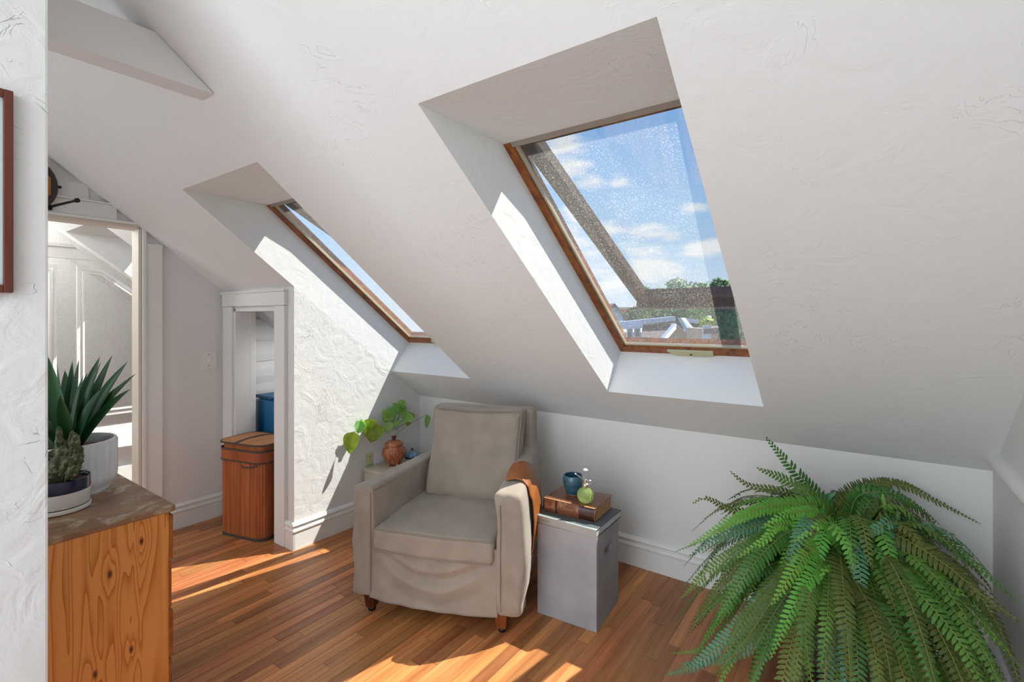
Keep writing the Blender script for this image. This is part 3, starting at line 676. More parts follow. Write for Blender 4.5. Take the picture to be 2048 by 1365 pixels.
for i in range(4):
    d = MB().box((dx0 + .003, dy1 - .02, zz[i] + .004), (dx1 - .001, dy1 + (.015 if i % 2 else .010), zz[i + 1] - .006), .003).build('drawer', M['pinedark'], ch)
    for xx in (-2.62, -2.28):
        k = MB().lathe([(0, 0), (.008, 0), (.007, .012), (.016, .02), (.014, .03), (0, .034)], (0, 0, 0), 14).build('knob', M['pinedark'], d, xf=Matrix.Translation((xx, dy1 + .012, (zz[i] + zz[i + 1]) / 2)) @ Matrix.Rotation(-PI / 2, 4, 'X'))
# --- white ribbed planter with sword-leaved plant
pc = onz(145, 986, ZT); pc = Vector((pc.x - .03, pc.y + .0, ZT)); WP = (pc - Vector((0, 0, H))).dot(FW)
pt = thing('potted_sword_plant', pc, 'tall dark green sword-leaved plant in a ribbed white pot on the dresser', 'plant')
def rib(k, i): return 1 + (.018 * math.cos(k * 2 * PI / 4) if 2 <= i <= 7 else 0)
R0 = .148
prof = [(0, 0), (R0 * .84, 0), (R0 * .86, .010), (R0 * .87, .018), (R0 * .98, .034), (R0, .06), (R0, .14), (R0, .19), (R0 * .985, .203), (R0 * .93, .203), (R0 * .91, .195), (R0 * .90, .16), (0, .16)]
autosm(MB().lathe(prof, pc, 128, mod=rib).build('pot', M['whiteceramic'], pt), 60)
autosm(MB().lathe([(R0 * .89, .165), (R0 * .6, .172), (0, .178)], pc, 24).build('soil', M['soil'], pt), 60)
def leaf_blade(base, mid, tip, wid, nrm, fold=.25, n=12, prof=None, curl=0):
    """lance leaf along a quadratic curve, V-folded"""
    base, mid, tip, nrm = Vector(base), Vector(mid), Vector(tip), Vector(nrm)
    ctrl = mid * 2 - (base + tip) * .5
    mb = MB(); rows = []
    for i in range(n + 1):
        t = i / n; p = base * (1 - t) ** 2 + ctrl * 2 * t * (1 - t) + tip * t * t
        T = ((ctrl - base) * (1 - t) + (tip - ctrl) * t).normalized(); s_ = T.cross(nrm).normalized(); nn_ = s_.cross(T).normalized()
        w = wid * (prof(t) if prof else (.60 + 1.0 * t - .55 * t * t) * (1 - t ** 2.4) * .95)
        rows.append((p - s_ * w + nn_ * w * fold, p - s_ * w * .5 + nn_ * w * fold * .35, p, p + s_ * w * .5 + nn_ * w * fold * .35, p + s_ * w + nn_ * w * fold))
    vs_ = [[mb.bm.verts.new(q) for q in r] for r in rows]
    for a, b in zip(vs_, vs_[1:]):
        for k in range(4): mb.bm.faces.new((a[k], a[k + 1], b[k + 1], b[k]))
    return mb
cb = pc + UP * .17
tips = [(96, 713, -.05, .028), (114, 725, .06, .022), (145, 722, .10, .026), (158, 719, .0, .03), (167, 751, -.12, .030), (200, 713, .08, .03), (203, 722, -.0, .024), (185, 735, .14, .026), (225, 710, .06, .028), (256, 723, .0, .026), (273, 747, -.02, .024), (262, 778, -.06, .022),
        (204, 778, -.14, .026), (92, 797, .06, .026), (120, 790, -.16, .026), (80, 740, -.02, .03), (60, 770, .05, .03), (70, 830, -.06, .026), (40, 800, .0, .03), (90, 860, -.14, .022), (130, 740, .16, .026), (30, 850, .04, .026), (175, 745, .17, .024), (240, 770, .10, .024)]
tl_mb = []
for i, (u, v, dw, wd) in enumerate(tips):
    tip = P(u, v, WP + dw); hv = Vector((tip.x - cb.x, tip.y - cb.y, 0))
    base = cb + hv * .10 + Vector((random.uniform(-.012, .012), random.uniform(-.012, .012), 0)); mid = base * .5 + tip * .5 + UP * (.0 + hv.length * .07) - hv * .02
    n_ = (-FW * .8 + UP * .3 + hv.normalized() * random.uniform(-.5, .3) + RT * random.uniform(-.4, .4))
    autosm(leaf_blade(base, mid, tip, wd * 1.18, n_, fold=.35).build('leaf', M['agave'], pt), 50)
# --- navy and cream pot with cactus
nc = onz(118, 1020, ZT); nc.z = ZT; WN = (nc - Vector((0, 0, H))).dot(FW)
ct = thing('potted_cactus', nc, 'small olive cactus cluster in a navy and cream pot with saucer on the dresser', 'plant')
r = .089
autosm(MB().lathe([(0, 0), (r * .92, 0), (r * 1.0, .004), (r * 1.02, .014), (r * 1.0, .018), (r * .9, .014), (0, .012)], nc, 48).build('saucer', M['cream'], ct), 50)
autosm(MB().lathe([(0, .02), (r * .93, .02), (r * .97, .03), (r * .985, .073), (0, .073)], nc, 48).build('pot', M['cream'], ct), 50)
autosm(MB().lathe([(r * .99, .073), (r * 1.0, .078), (r * 1.0, .116), (r * .97, .118), (r * .93, .112), (r * .92, .095), (0, .095)], nc, 48).build('pot_band', M['navy'], ct), 50)
autosm(MB().lathe([(r * .92, .102), (r * .5, .108), (0, .110)], nc, 20).build('soil', M['soil'], ct), 60)
def cactus_col(base, top, r0, seg=10, ribs=5, name='stem'):
    base, top = Vector(base), Vector(top); mb = MB(); n = 14; rings = []
    ax = (top - base); L_ = ax.length; az = ax.normalized(); A = az.cross(Vector((.3, 1, .1))).normalized(); B = az.cross(A)
    wob = random.uniform(0, 6)
    for i in range(n + 1):
        t = i / n; rr = r0 * (.6 + .5 * math.sin(min(t * 1.3, 1) * PI * .6)) * (1 - t ** 6) ** .5 * (1 + .12 * math.sin(i * 2.1 + wob))
        cc = base + ax * t + A * .006 * math.sin(t * 4 + wob)
        rings.append([mb.bm.verts.new(cc + (A * math.cos(2 * PI * k / 20) + B * math.sin(2 * PI * k / 20)) * max(rr, .0006) * (1 + .22 * math.cos(ribs * 2 * PI * k / 20))) for k in range(20)])
    for a, b in zip(rings, rings[1:]):
        for k in range(20): mb.bm.faces.new((a[k], a[(k + 1) % 20], b[(k + 1) % 20], b[k]))
    mb.bm.faces.new(rings[-1]); o = mb.build(name, M['cactus'], ct, smooth=True)
    s = MB()
    for j in range(int(L_ / .0022)):
        t = random.uniform(.03, .97)
        for q in range(3):
            an = 2 * PI * (round(random.random() * ribs) / ribs) + random.uniform(-.1, .1)
            rr = r0 * 1.15 * (.6 + .5 * math.sin(min(t * 1.3, 1) * PI * .6)) * (1 - t ** 6) ** .5; dr = A * math.cos(an) + B * math.sin(an)
            p = base + ax * t + dr * rr; d = (dr + az * random.uniform(-.6, .8)).normalized() * random.uniform(.003, .007); e = az.cross(d).normalized() * .0006
            s.bm.faces.new([s.bm.verts.new(x) for x in (p - e, p + e, p + d)])
    s.build('spines', M['spines'], ct)['kind'] = 'stuff'
for u, v, dw, r0 in ((118, 852, 0, .010), (106, 900, .02, .030), (128, 890, -.01, .022), (153, 868, .0, .014), (146, 860, .02, .010), (160, 905, -.02, .017), (140, 912, -.03, .024), (117, 915, -.04, .026), (96, 925, -.01, .022), (163, 893, .03, .012), (150, 930, -.04, .016), (130, 880, .03, .016), (100, 942, -.05, .012)):
    tp = P(u, v, WN + dw); cactus_col(nc + Vector(((tp.x - nc.x) * .45, (tp.y - nc.y) * .45, .103)), tp, r0)
for i in range(16):
    a = i * 2.4; b_ = nc + Vector((math.cos(a) * .045, math.sin(a) * .045, .106)); t_ = b_ + Vector((math.cos(a) * .035, math.sin(a) * .035, .028))
    leaf_blade(b_, (b_ + t_) / 2 + UP * .006, t_, .007, (0, 0, 1), n=5).build('small_leaf', M['cactus'], ct)
# dark strap of a bag behind the plants
bs = thing('navy_chair_frame', onz(98, 1000, ZT) , 'dark navy metal leg showing through the sword plant leaves', 'frame') if False else None
# ------------------------------------------------------------------ closet things: bamboo hamper, blue bin
hc = Vector((-3.485, 1.765, 0)); hw, hd, hh = .205, .145, .60
hp = thing('laundry_hamper', hc, 'tall bamboo laundry hamper with dark cloth edging in the closet doorway', 'hamper')
RH = Matrix.Translation(hc) @ Matrix.Rotation(math.radians(14), 4, 'Z')
def rrect(w, d, r, n=5):
    pts = []
    for cx_, cy_, a0 in ((w - r, d - r, 0), (-w + r, d - r, PI / 2), (-w + r, -d + r, PI), (w - r, -d + r, 1.5 * PI)):
        for k in range(n + 1): a = a0 + PI / 2 * k / n; pts.append((cx_ + r * math.cos(a), cy_ + r * math.sin(a)))
    return pts
ring = rrect(hw, hd, .07, 8)
# body: vertical strips, each its own
def perim(pts):
    L_ = [0]
    for a, b in zip(pts, pts[1:] + pts[:1]): L_.append(L_[-1] + math.hypot(b[0] - a[0], b[1] - a[1]))
    return L_
LL = perim(ring); tot = LL[-1]
def at(s_):
    s_ %= tot
    for i in range(len(ring)):
        if LL[i] <= s_ <= LL[i + 1] + 1e-9:
            t = (s_ - LL[i]) / max(LL[i + 1] - LL[i], 1e-9); a, b = ring[i], ring[(i + 1) % len(ring)]
            return Vector((a[0] + (b[0] - a[0]) * t, a[1] + (b[1] - a[1]) * t, 0))
ns_ = 76
autosm(MB().poly([(x * .975, y * .97, .012) for x, y in ring], (0, 0, hh - .02)).build('lining', M['braid'], hp, xf=RH), 40)
for i in range(ns_):
    a, b = at(tot * i / ns_ + .0008), at(tot * (i + 1) / ns_ - .0008)
    nr = Vector((b.y - a.y, -(b.x - a.x), 0)).normalized() * .003
    MB().poly([a + UP * .02, b + UP * .02, b + UP * (hh - .01), a + UP * (hh - .01)], nr).build('slat', M['bamboo'], hp, xf=RH)
def band(z0, z1, k, name, m, par=hp):
    mb = MB(); A = [(x * k, y * k) for x, y in ring]; n = len(A)
    for i in range(n):
        p, q = A[i], A[(i + 1) % n]
        mb.poly([(p[0], p[1], z0), (q[0], q[1], z0), (q[0], q[1], z1), (p[0], p[1], z1)])
        mb.poly([(p[0] * .97, p[1] * .97, z1), (q[0] * .97, q[1] * .97, z1), (q[0], q[1], z1), (p[0], p[1], z1)])
    bmesh.ops.remove_doubles(mb.bm, verts=mb.bm.verts, dist=.0001)
    return mb.build(name, m, par, xf=RH)
band(0, .022, 1.02, 'base_edging', M['braid'])
band(hh - .075, hh - .005, 1.045, 'rim_band', M['bamboo']); band(hh - .008, hh + .004, 1.06, 'rim_edging', M['braid']); band(hh - .082, hh - .072, 1.055, 'rim_edging', M['braid'])
# lid: slightly domed, lifted
def lid(z, k):
    mb = MB(); A = [(x * k, y * k) for x, y in ring]; n = len(A); c = mb.bm.verts.new((0, 0, z + .016)); prev = None
    rings = []
    for f, dz in ((.5, .014), (.85, .006), (1, 0)): rings.append([mb.bm.verts.new((x * f, y * f, z + dz)) for x, y in A])
    for i in range(n): mb.bm.faces.new((c, rings[0][i], rings[0][(i + 1) % n]))
    for a, b in zip(rings, rings[1:]):
        for i in range(n): mb.bm.faces.new((a[i], a[(i + 1) % n], b[(i + 1) % n], b[i]))
    return mb
ld = lid(hh + .045, 1.06).build('lid', M['bamboolid'], hp, smooth=True, xf=RH)
band(hh + .0, hh + .042, .97, 'lid_inset', M['bamboo'], ld); band(hh + .036, hh + .047, 1.075, 'lid_edging', M['braid'], ld)
mb = MB(); mb.grid(lambda u, v: (-.02 + .035 * u + .05 * (v - .5), -hd * 1.05 + 2 * hd * 1.05 * v, hh + .048 + .0165 * (1 - (2 * v - 1) ** 2)), 2, 14); mb.build('lid_strap', M['braid'], ld, xf=RH)
MB().tube([(.02, -hd - .006, hh - .105), (.06, -hd - .022, hh - .108), (.13, -hd - .022, hh - .10), (.17, -hd - .006, hh - .09)], .005, 8).build('rope_handle', M['braid'], hp, xf=RH)
MB().tube([(.02, -hd - .002, hh - .105), (.02, -hd - .008, hh - .105)], .008, 12).build('eyelet', M['chrome'], hp, xf=RH)
bb = thing('storage_bin', (-3.68, 2.07, 0), 'tall blue plastic bin standing in the closet behind the hamper', 'bin')
autosm(MB().rbox((-3.895, 1.965, 0), (-3.42, 2.25, .87), .03, 6).build('body', M['bluefoam'], bb), 40)
autosm(MB().rbox((-3.90, 1.955, .87), (-3.66, 2.26, .895), .008, 4).build('lid', M['bluedark'], bb), 40)
# ------------------------------------------------------------------ armchair
A_ = onz(735, 1218, 0); B_ = onz(1015, 1264, 0); O_ = (A_ + B_) / 2; EX = (B_ - A_).normalized(); angc = math.atan2(EX.y, EX.x)
RC = Matrix.Translation(O_) @ Matrix.Rotation(angc, 4, 'Z')
ac = thing('armchair', O_, 'taupe linen slipcovered armchair with loose cushions, facing the room', 'armchair')
def nz(p, s, a): return noise.noise(Vector(p) * s) * a
def armdef(side):
    def f(p, uvw):
        x, y, z = p; t = uvw.z
        # arms bulge outwards below and lean; the top climbs into the back
        if side > 0: bul = .035 * math.sin(PI * min(max((z - .09) / .6, 0), 1)) * (1 if uvw.x > .5 else .0); lean = .0
        else: bul = -.010 * math.sin(PI * t) * (1 if uvw.x < .5 else 0)
        x += bul + nz((x, y * 1.0, z * .6), 9, .011) + nz((y, z, x), 20, .005)
        if z > .45:
            rise = max(0, (y - .42) / .34); z += ((.06 if side > 0 else .0) * rise ** 1.6) * ((z - .45) / .2)
            if side > 0: z += .02 * ((z - .45) / .2)
        if z < .15: x += .012 * math.sin(y * 16 + side) * (1 - (z - .09) / .06 * .5)
        x *= 1 - (.19 if side > 0 else .24) * max(y, 0) / .78
        y += nz((x * 2, z, y), 8, .007)
        # vertical creases on the front end
        if y < 0: y += .0018 * math.sin(x * 120 + z * 9)
        return (x, y, z)
    return f
autosm(MB().rbox((-.425, -.05, .09), (-.315, .78, .645), .022, 14, armdef(-1)).build('arm', M['fabric'], ac, xf=RC), 60)
autosm(MB().rbox((.325, -.05, .09), (.445, .78, .655), .028, 14, armdef(1)).build('arm', M['fabric'], ac, xf=RC), 60)
def backdef(p, uvw):
    x, y, z = p; t = uvw.z
    y += .045 * (t - .5) + nz((x, z, 1), 5, .008); k = 1 - .04 * t; x = (x - .03) * k + .03
    z += nz((x, 0, 3), 4, .006) if t > .8 else 0
    return (x, y, z)
autosm(MB().rbox((-.325, .66, .09), (.37, .79, .935), .03, 12, backdef).build('backrest', M['fabric'], ac, xf=RC), 60)
# skirt across the front with hanging folds and a swooping hem
def skirt(u, v):
    x = -.335 + .672 * u; hem = .088 - .012 * math.sin(PI * u); z = hem + (.40 - hem) * v
    k = math.sin(PI * min(max(u * 1.04 - .02, 0), 1))
    sag = lambda c, w, a: a * math.exp(-((v - (c - .42 * k)) / w) ** 2)
    y = -.046 - .012 * (1 - v) + k * (sag(1.02, .07, -.020) + sag(.86, .06, .016) + sag(.74, .09, -.018) + sag(.50, .07, .010))
    y += nz((x * 1.5, z, 5), 7, .008) * k + .006 * math.exp(-((v - (1.25 - 1.1 * (1 - u))) / .09) ** 2) * -1 * k + .004 * math.sin(u * 30 + v * 4) * (1 - v) * .5
    y += .012 * (1 - k) ** 4
    return (x, y, z)
mb = MB(); mb.grid(skirt, 60, 30); fr = mb.build('skirt', M['fabric'], ac, smooth=True, xf=RC)
md = fr.modifiers.new('thickness', 'SOLIDIFY'); md.thickness = .006
autosm(MB().rbox((-.33, -.035, .12), (.34, .70, .335), .02, 6).build('seat_deck', M['fabric'], ac, xf=RC), 60)
def seatdef(p, uvw):
    x, y, z = p; k = math.sin(PI * uvw.x) * math.sin(PI * min(max(uvw.y, .0), 1)) ** .6
    if uvw.z > .5: z += .018 * k
    if uvw.z < .5: z -= .006 * math.sin(PI * uvw.x)
    y += -.012 * math.sin(PI * uvw.x) * (1 - uvw.y) + nz((x * 2, y, z * 3), 7, .004); z += nz((x, y, 2), 6, .005)
    return (x, y, z)
sc_ = autosm(MB().rbox((-.312, -.062, .335), (.318, .60, .447), .022, 14, seatdef).build('seat_cushion', M['fabric'], ac, xf=RC), 60)
def pipe(name, pts, r, par): return autosm(MB().tube([Vector(p) for p in pts], r, 6).build(name, M['thread'], par, xf=RC), 60)
def seam(z, k=0):
    pts = []
    for i in range(25):
        u = i / 24; x = -.302 + .610 * u; pts.append((x, -.062 - .012 * math.sin(PI * u) + .003, z - .002 + nz((x, -.06, 2), 6, .005)))
    return pts
pipe('piping', seam(.444), .0035, sc_); pipe('piping', seam(.340), .0035, sc_)
def backcush(p, uvw):
    x, y, z = p; u, w = uvw.x, uvw.z
    k = (math.sin(PI * u) * math.sin(PI * w)) ** .5 if 0 < u < 1 and 0 < w < 1 else 0
    y += (-1 if uvw.y < .5 else .35) * .045 * k
    # diagonal wrinkles pulling to the right edge
    if uvw.y < .5:
        for c, a in ((.95, .018), (.68, .016), (.40, .014)):
            y += -a * math.exp(-((w - (c - .28 * (1 - u))) / .035) ** 2) * max(0, u - .35) * 1.6
        y += nz((x, z, 4), 6, .012) + nz((x, z * 2.2, 8), 11, .005)
    x += .008 * math.sin(w * PI) * (1 if u > .5 else -1) * -1 + (-.012 if u < .5 and w < .6 else 0) * math.sin(w * PI / .6)
    z += -.014 * math.sin(PI * u) * (1 if w < .5 else .0) - (.012 * math.sin(PI * u) if w > .5 else 0)
    lean = (z - .45) * .30; y += lean
    return (x, y, z)
bc = autosm(MB().rbox((-.245, .42, .45), (.315, .56, .945), .03, 16, backcush).build('back_cushion', M['fabric'], ac, xf=RC), 60)
def cush_edge(side):
    pts = []
    for i in range(26):
        w = i / 25; p = Vector((.312 if side > 0 else -.242, .425, .455 + .485 * w)); 
        pts.append(backcush(p, Vector((.995 if side > 0 else .005, 0, w))))
    return pts
pipe('piping', cush_edge(1), .0032, bc)
pipe('piping', [backcush(Vector((-.235 + .54 * i / 24, .425, .942)), Vector((i / 24, 0, .995))) for i in range(25)], .0032, bc)
# arm seams
pipe('seam', [((-.3175) * (1 - .24 * max(0, -.04 + .68 * i / 20) / .78), -.04 + .68 * i / 20, .622) for i in range(21)], .0025, ac)
pipe('seam', [(-.326, -.053, .12 + .50 * i / 10) for i in range(11)], .0022, ac)
pipe('seam', [(.352, -.054, .12 + .50 * i / 10) for i in range(11)], .0022, ac)
for x, y, mm in ((-.347, .0, 'leg'), (.347, .0, 'leg2'), (-.335, .70, 'leg'), (.335, .70, 'leg')):
    mb = MB(); s0, s1 = .034, .022
    q0 = [mb.bm.verts.new((x + a * s1, y + b * s1, .022)) for a, b in ((-1, -1), (1, -1), (1, 1), (-1, 1))]; q1 = [mb.bm.verts.new((x + a * s0, y + b * s0, .14)) for a, b in ((-1, -1), (1, -1), (1, 1), (-1, 1))]
    mb.bm.faces.new(q0[::-1]); mb.bm.faces.new(q1)
    for k in range(4): mb.bm.faces.new((q0[k], q0[(k + 1) % 4], q1[(k + 1) % 4], q1[k]))
    lg = mb.build('leg', M[mm], ac, xf=RC)
    MB().lathe([(0, 0), (.016, 0), (.02, .006), (.02, .018), (.012, .024), (0, .024)], (x, y, 0), 14).build('caster', M['black'], lg, xf=RC, smooth=True)
# --- leather throw over the right arm
def throw(u, v):
    """u along the arm (front to back), v across: from inside down to outside"""
    y = .12 + .27 * u
    path = [(.318, .50), (.32, .58), (.325, .64), (.345, .678), (.385, .69), (.425, .684), (.456, .655), (.472, .58), (.480, .50), (.480, .43), (.476, .37), (.47, .34)]
    t = v * (len(path) - 1); i = min(int(t), len(path) - 2); f = t - i
    x = path[i][0] * (1 - f) + path[i + 1][0] * f; z = path[i][1] * (1 - f) + path[i + 1][1] * f
    x *= 1 - .19 * y / .78 * (1.0 if v < .6 else .5); z += .030 * math.sin(PI * min(u * .9, 1)) * (1 if .2 < v < .65 else .5)
    if v > .5: y -= .045 * (v - .5) * 2 * (1 - u)
    if v > .5: x += (.010 * math.sin(u * 10 + v * 3) + .012 * math.sin(PI * u)) * (v - .5) * 2
    if v > .8: z += .09 * (v - .8) / .2 * u
    return (x + .004, y, z)
th = MB(); th.grid(throw, 20, 44); o = th.build('leather_throw', M['leather'], None, smooth=True, xf=RC)
md = o.modifiers.new('thickness', 'SOLIDIFY'); md.thickness = .005; md.offset = 1
tag(o, 'tan leather throw draped over the right arm of the armchair', 'throw')
# ------------------------------------------------------------------ concrete stool with books
q1, q2, q3 = onz(1187, 1265, 0), onz(1069, 1224, 0), onz(1243, 1203, 0)
ea = (q2 - q1); eb = (q3 - q1); ea.z = eb.z = 0
c0 = q1 + ea / 2 + eb / 2; sw = ea.length; sdp = eb.length; ar = math.atan2(-ea.y, -ea.x)
RS = Matrix.Translation((c0.x, c0.y, 0)) @ Matrix.Rotation(ar, 4, 'Z')
st = thing('concrete_stool', (c0.x, c0.y, 0), 'grey concrete cube stool with a slotted hand grip beside the armchair', 'stool')
SH = .452
def stool():
    mb = MB(); hw_, hd_ = sw / 2, sdp / 2; t = .03
    mb.rbox((-hw_, -hd_, SH - .035), (hw_, hd_, SH), .006, 2)
    return mb
autosm(MB().box((-sw / 2 + .03, -sdp / 2 + .0295, SH - .04), (sw / 2 - .03, sdp / 2 - .0295, SH - .001)).build('seat_slab', M['concrete'], st, xf=RS), 40)
MB().box((-sw / 2, -sdp / 2, 0), (sw / 2, -sdp / 2 + .03, SH), .004).build('front_panel', M['concrete'], st, xf=RS)
MB().box((-sw / 2, sdp / 2 - .03, 0), (sw / 2, sdp / 2, SH), .004).build('back_panel', M['concrete'], st, xf=RS)
# side panels with a real slot
def sidepanel(x):
    mb = MB(); y0, y1, z0, z1 = -sdp / 2 + .029, sdp / 2 - .029, 0, SH - .001; cy_, cz_, hl, hr = .0, .338, .032, .024
    outl = [(y0, z0), (y1, z0), (y1, z1), (y0, z1)]
    slot = [(cy_ + hl + hr * math.cos(a), cz_ + hr * math.sin(a)) for a in [(-PI / 2 + PI * k / 8) for k in range(9)]] + [(cy_ - hl + hr * math.cos(a), cz_ + hr * math.sin(a)) for a in [(PI / 2 + PI * k / 8) for k in range(9)]]
    for xx in (x, x + .03):
        ov = [mb.bm.verts.new((xx, a, b)) for a, b in outl]; sv = [mb.bm.verts.new((xx, a, b)) for a, b in slot]
        oe = [mb.bm.edges.new((ov[i], ov[(i + 1) % 4])) for i in range(4)]; se = [mb.bm.edges.new((sv[i], sv[(i + 1) % len(sv)])) for i in range(len(sv))]
        bmesh.ops.triangle_fill(mb.bm, edges=oe + se, use_beauty=True)
        if xx == x: a0, s0 = ov, sv
    for i in range(4): mb.bm.faces.new((a0[i], a0[(i + 1) % 4], ov[(i + 1) % 4], ov[i]))
    n = len(s0)
    for i in range(n): mb.bm.faces.new((s0[i], s0[(i + 1) % n], sv[(i + 1) % n], sv[i]))
    return mb
for x in (sw / 2 - .03, -sw / 2): sidepanel(x).build('side_panel', M['concrete'], st, xf=RS)
# grey coffee-table book (spine to the left front)
ZB = SH
s0 = onz(1063, 1027, ZB + .036); s1 = onz(1193, 1062, ZB + .036); s3 = onz(1242, 1021, ZB + .036)
u_ = (s1 - s0); u_.z = 0; lw = u_.length; u_.normalize(); v_ = Vector((-u_.y, u_.x, 0)); dp = (s3 - s1).dot(v_)
RB = Matrix((( u_.x, v_.x, 0, s0.x), (u_.y, v_.y, 0, s0.y), (0, 0, 1, ZB), (0, 0, 0, 1)))
bk = thing('grey_book', RB @ Vector((lw / 2, dp / 2, 0)), 'large grey hardback lying flat on the stool under the old leather book', 'book')
MB().box((0, 0, .0), (lw, dp, .0035)).build('lower_cover', M['bookgrey'], bk, xf=RB)
MB().box((0, 0, .0335), (lw, dp, .037)).build('upper_cover', M['bookgrey'], bk, xf=RB)
MB().box((0, -.003, 0), (lw, .002, .0365), .0008).build('spine', M['greyspine'], bk, xf=RB)
MB().box((.004, .002, .0035), (lw - .004, dp - .006, .0335)).build('page_block', M['pages2'], bk, xf=RB)
MB().poly([(0.0, -.001, .0372), (lw * .40, -.001, .0372), (lw * .44, .006, .0372), (lw * .40, .010, .0372), (lw * .36, .007, .0372), (.0, .010, .0372)], (0, 0, .0003)).build('worn_edge', M['bookwhite'], bk, xf=RB)
MB().poly([(lw * .52, -.001, .0372), (lw, -.001, .0372), (lw, .016, .0372), (lw * .8, .008, .0372), (lw * .55, .008, .0372)], (0, 0, .0003)).build('worn_edge', M['bookwhite'], bk, xf=RB)
def text(body, size, m, mw, parent, ext=.0002):
    c = bpy.data.curves.new('lettering', 'FONT'); c.body = body; c.size = size; c.extrude = ext; c.align_x = 'LEFT'; c.align_y = 'CENTER'
    o = bpy.data.objects.new('t', c); COL.objects.link(o)
    dg = bpy.context.evaluated_depsgraph_get(); me = bpy.data.meshes.new_from_object(o.evaluated_get(dg)); bpy.data.objects.remove(o)
    me.transform(mw); me.materials.clear(); me.materials.append(m)
    q = bpy.data.objects.new('lettering', me); COL.objects.link(q); q.parent = parent; q.matrix_parent_inverse = Matrix.Translation(-Vector(parent.location)); return q
text('Exhibition', .021, M['print'], RB @ Matrix.Translation((.022, -.0032, .018)) @ Matrix.Rotation(PI / 2, 4, 'X'), bk)
# old leather-bound book
ZL = ZB + .0375
t0 = onz(1087, 1022, ZL); t1 = onz(1190, 1047, ZL); t3 = onz(1224, 1017, ZL)
u_ = (t1 - t0); u_.z = 0; lw = u_.length; u_.normalize(); v_ = Vector((-u_.y, u_.x, 0)); dp = abs((t3 - t1).dot(v_))
lw = max(lw, .24); dp = max(dp, .16)
RB = Matrix(((u_.x, v_.x, 0, t0.x), (u_.y, v_.y, 0, t0.y), (0, 0, 1, ZL), (0, 0, 0, 1)))
HB = .069
bk = thing('leather_book', RB @ Vector((lw / 2, dp / 2, 0)), 'thick antique brown leather-bound book lying on top of the grey book', 'book')
MB().box((0, 0.004, 0), (lw, dp, .003), .001).build('lower_cover', M['oldleather'], bk, xf=RB)
autosm(MB().rbox((0, .004, HB - .004), (lw, dp, HB), .0015, 3).build('upper_cover', M['oldleather'], bk, xf=RB), 40)
MB().box((.004, .006, .003), (lw - .004, dp - .006, HB - .004)).build('page_block', M['pages'], bk, xf=RB)
def spn(x0, x1, r=.012, m='spine', nm='spine', e=0):
    mb = MB(); pts = [(x0, .008, 0)] + [(x0, .008 - (r + e) * math.sin(PI * k / 10), HB / 2 - (HB / 2) * math.cos(PI * k / 10)) for k in range(1, 10)] + [(x0, .008, HB)]
    mb.poly(pts, (x1 - x0, 0, 0)); return autosm(mb.build(nm, M[m], bk, xf=RB), 50)
spn(0, lw)
for a, b, m, nm in ((lw * .245, lw * .275, 'spinedark', 'spine_band'), (lw * .70, lw * .725, 'spinedark', 'spine_band'), (lw * .73, lw * .985, 'spinedark', 'spine_label'), (lw * .0, lw * .02, 'spinedark', 'spine_band')): spn(a, b, .012, m, nm, .0012)
MB().box((0.002, .0, HB - .001), (lw * .55, .006, HB + .0012), .0005).build('gilt_edge', M['gilt'], bk, xf=RB)
MB().box((lw * .8, .0, HB - .001), (lw * .99, .006, HB + .0012), .0005).build('gilt_edge', M['gilt'], bk, xf=RB)
ZU = ZL + HB
cc = onz(1146, 988, ZU); cc.z = ZU
cup = thing('teal_cup', cc, 'dark teal glazed ceramic cup standing on the leather book', 'cup')
k = .052 / .05
pf_ = [(0, .001), (.028, .001), (.034, .006), (.039, .018), (.0425, .028), (.042, .033), (.047, .042), (.051, .058), (.0515, .072), (.048, .086), (.045, .090), (.042, .088), (.0445, .072), (.043, .045), (.034, .02), (0, .016)]
autosm(MB().lathe([(r_ * 1.06, z_ * 1.13) for r_, z_ in pf_[1:13]], cc, 40).build('bowl', M['teal'], cup), 60)
autosm(MB().lathe([(.042 * 1.06, .099), (.0445 * 1.06, .082), (.043 * 1.06, .05), (.034 * 1.06, .02), (0, .016)], cc, 40).build('inner_glaze', M['tealin'], cup), 60)
autosm(MB().lathe([(0, 0), (.030, 0), (.032, .004), (.03, .006), (0, .006)], cc, 32).build('foot', M['clay'], cup), 60)
# green glass mister
mc = onz(1171, 1005, ZU); mc.z = ZU
ms_ = thing('plant_mister', mc, 'green ribbed glass plant mister with silver pump on the leather book', 'mister')
gm = mat('green_bottle_glass', '#d3ee9a', .05); b = gm.node_tree.nodes['Principled BSDF']; b.inputs['Transmission Weight'].default_value = .75; b.inputs['IOR'].default_value = 1.3
pfm = [(0, 0), (.021, 0), (.031, .007), (.040, .026), (.042, .040), (.039, .055), (.028, .068), (.013, .076), (.011, .084)]
KM = .014
autosm(MB().lathe(pfm, mc, 96, mod=lambda k, i: 1 + (.035 * math.cos(k * 2 * PI * 16 / 96) if 1 < i < 7 else 0)).build('bottle', gm, ms_), 70)
autosm(MB().lathe([(0, .080), (.015, .080), (.017, .086), (.015, .094), (.009, .098), (.009, .114), (.006, .117), (0, .117)], mc, 20).build('collar', M['chrome'], ms_), 40)
MB().tube([mc + UP * .115, mc + UP * .162], .0016, 8).build('plunger', M['chrome'], ms_)
MB().lathe([(0, .160), (.011, .160), (.013, .164), (.009, .169), (0, .169)], mc, 16).build('plunger_cap', M['platewhite'], ms_, smooth=True)
nzl = P(1151, 949, (mc - Vector((0, 0, H))).dot(FW) - .01)
MB().tube([mc + UP * .106, (mc + UP * .112) * .5 + nzl * .5, nzl], [.003, .0028, .0028], 8).build('nozzle', M['chrome'], ms_)
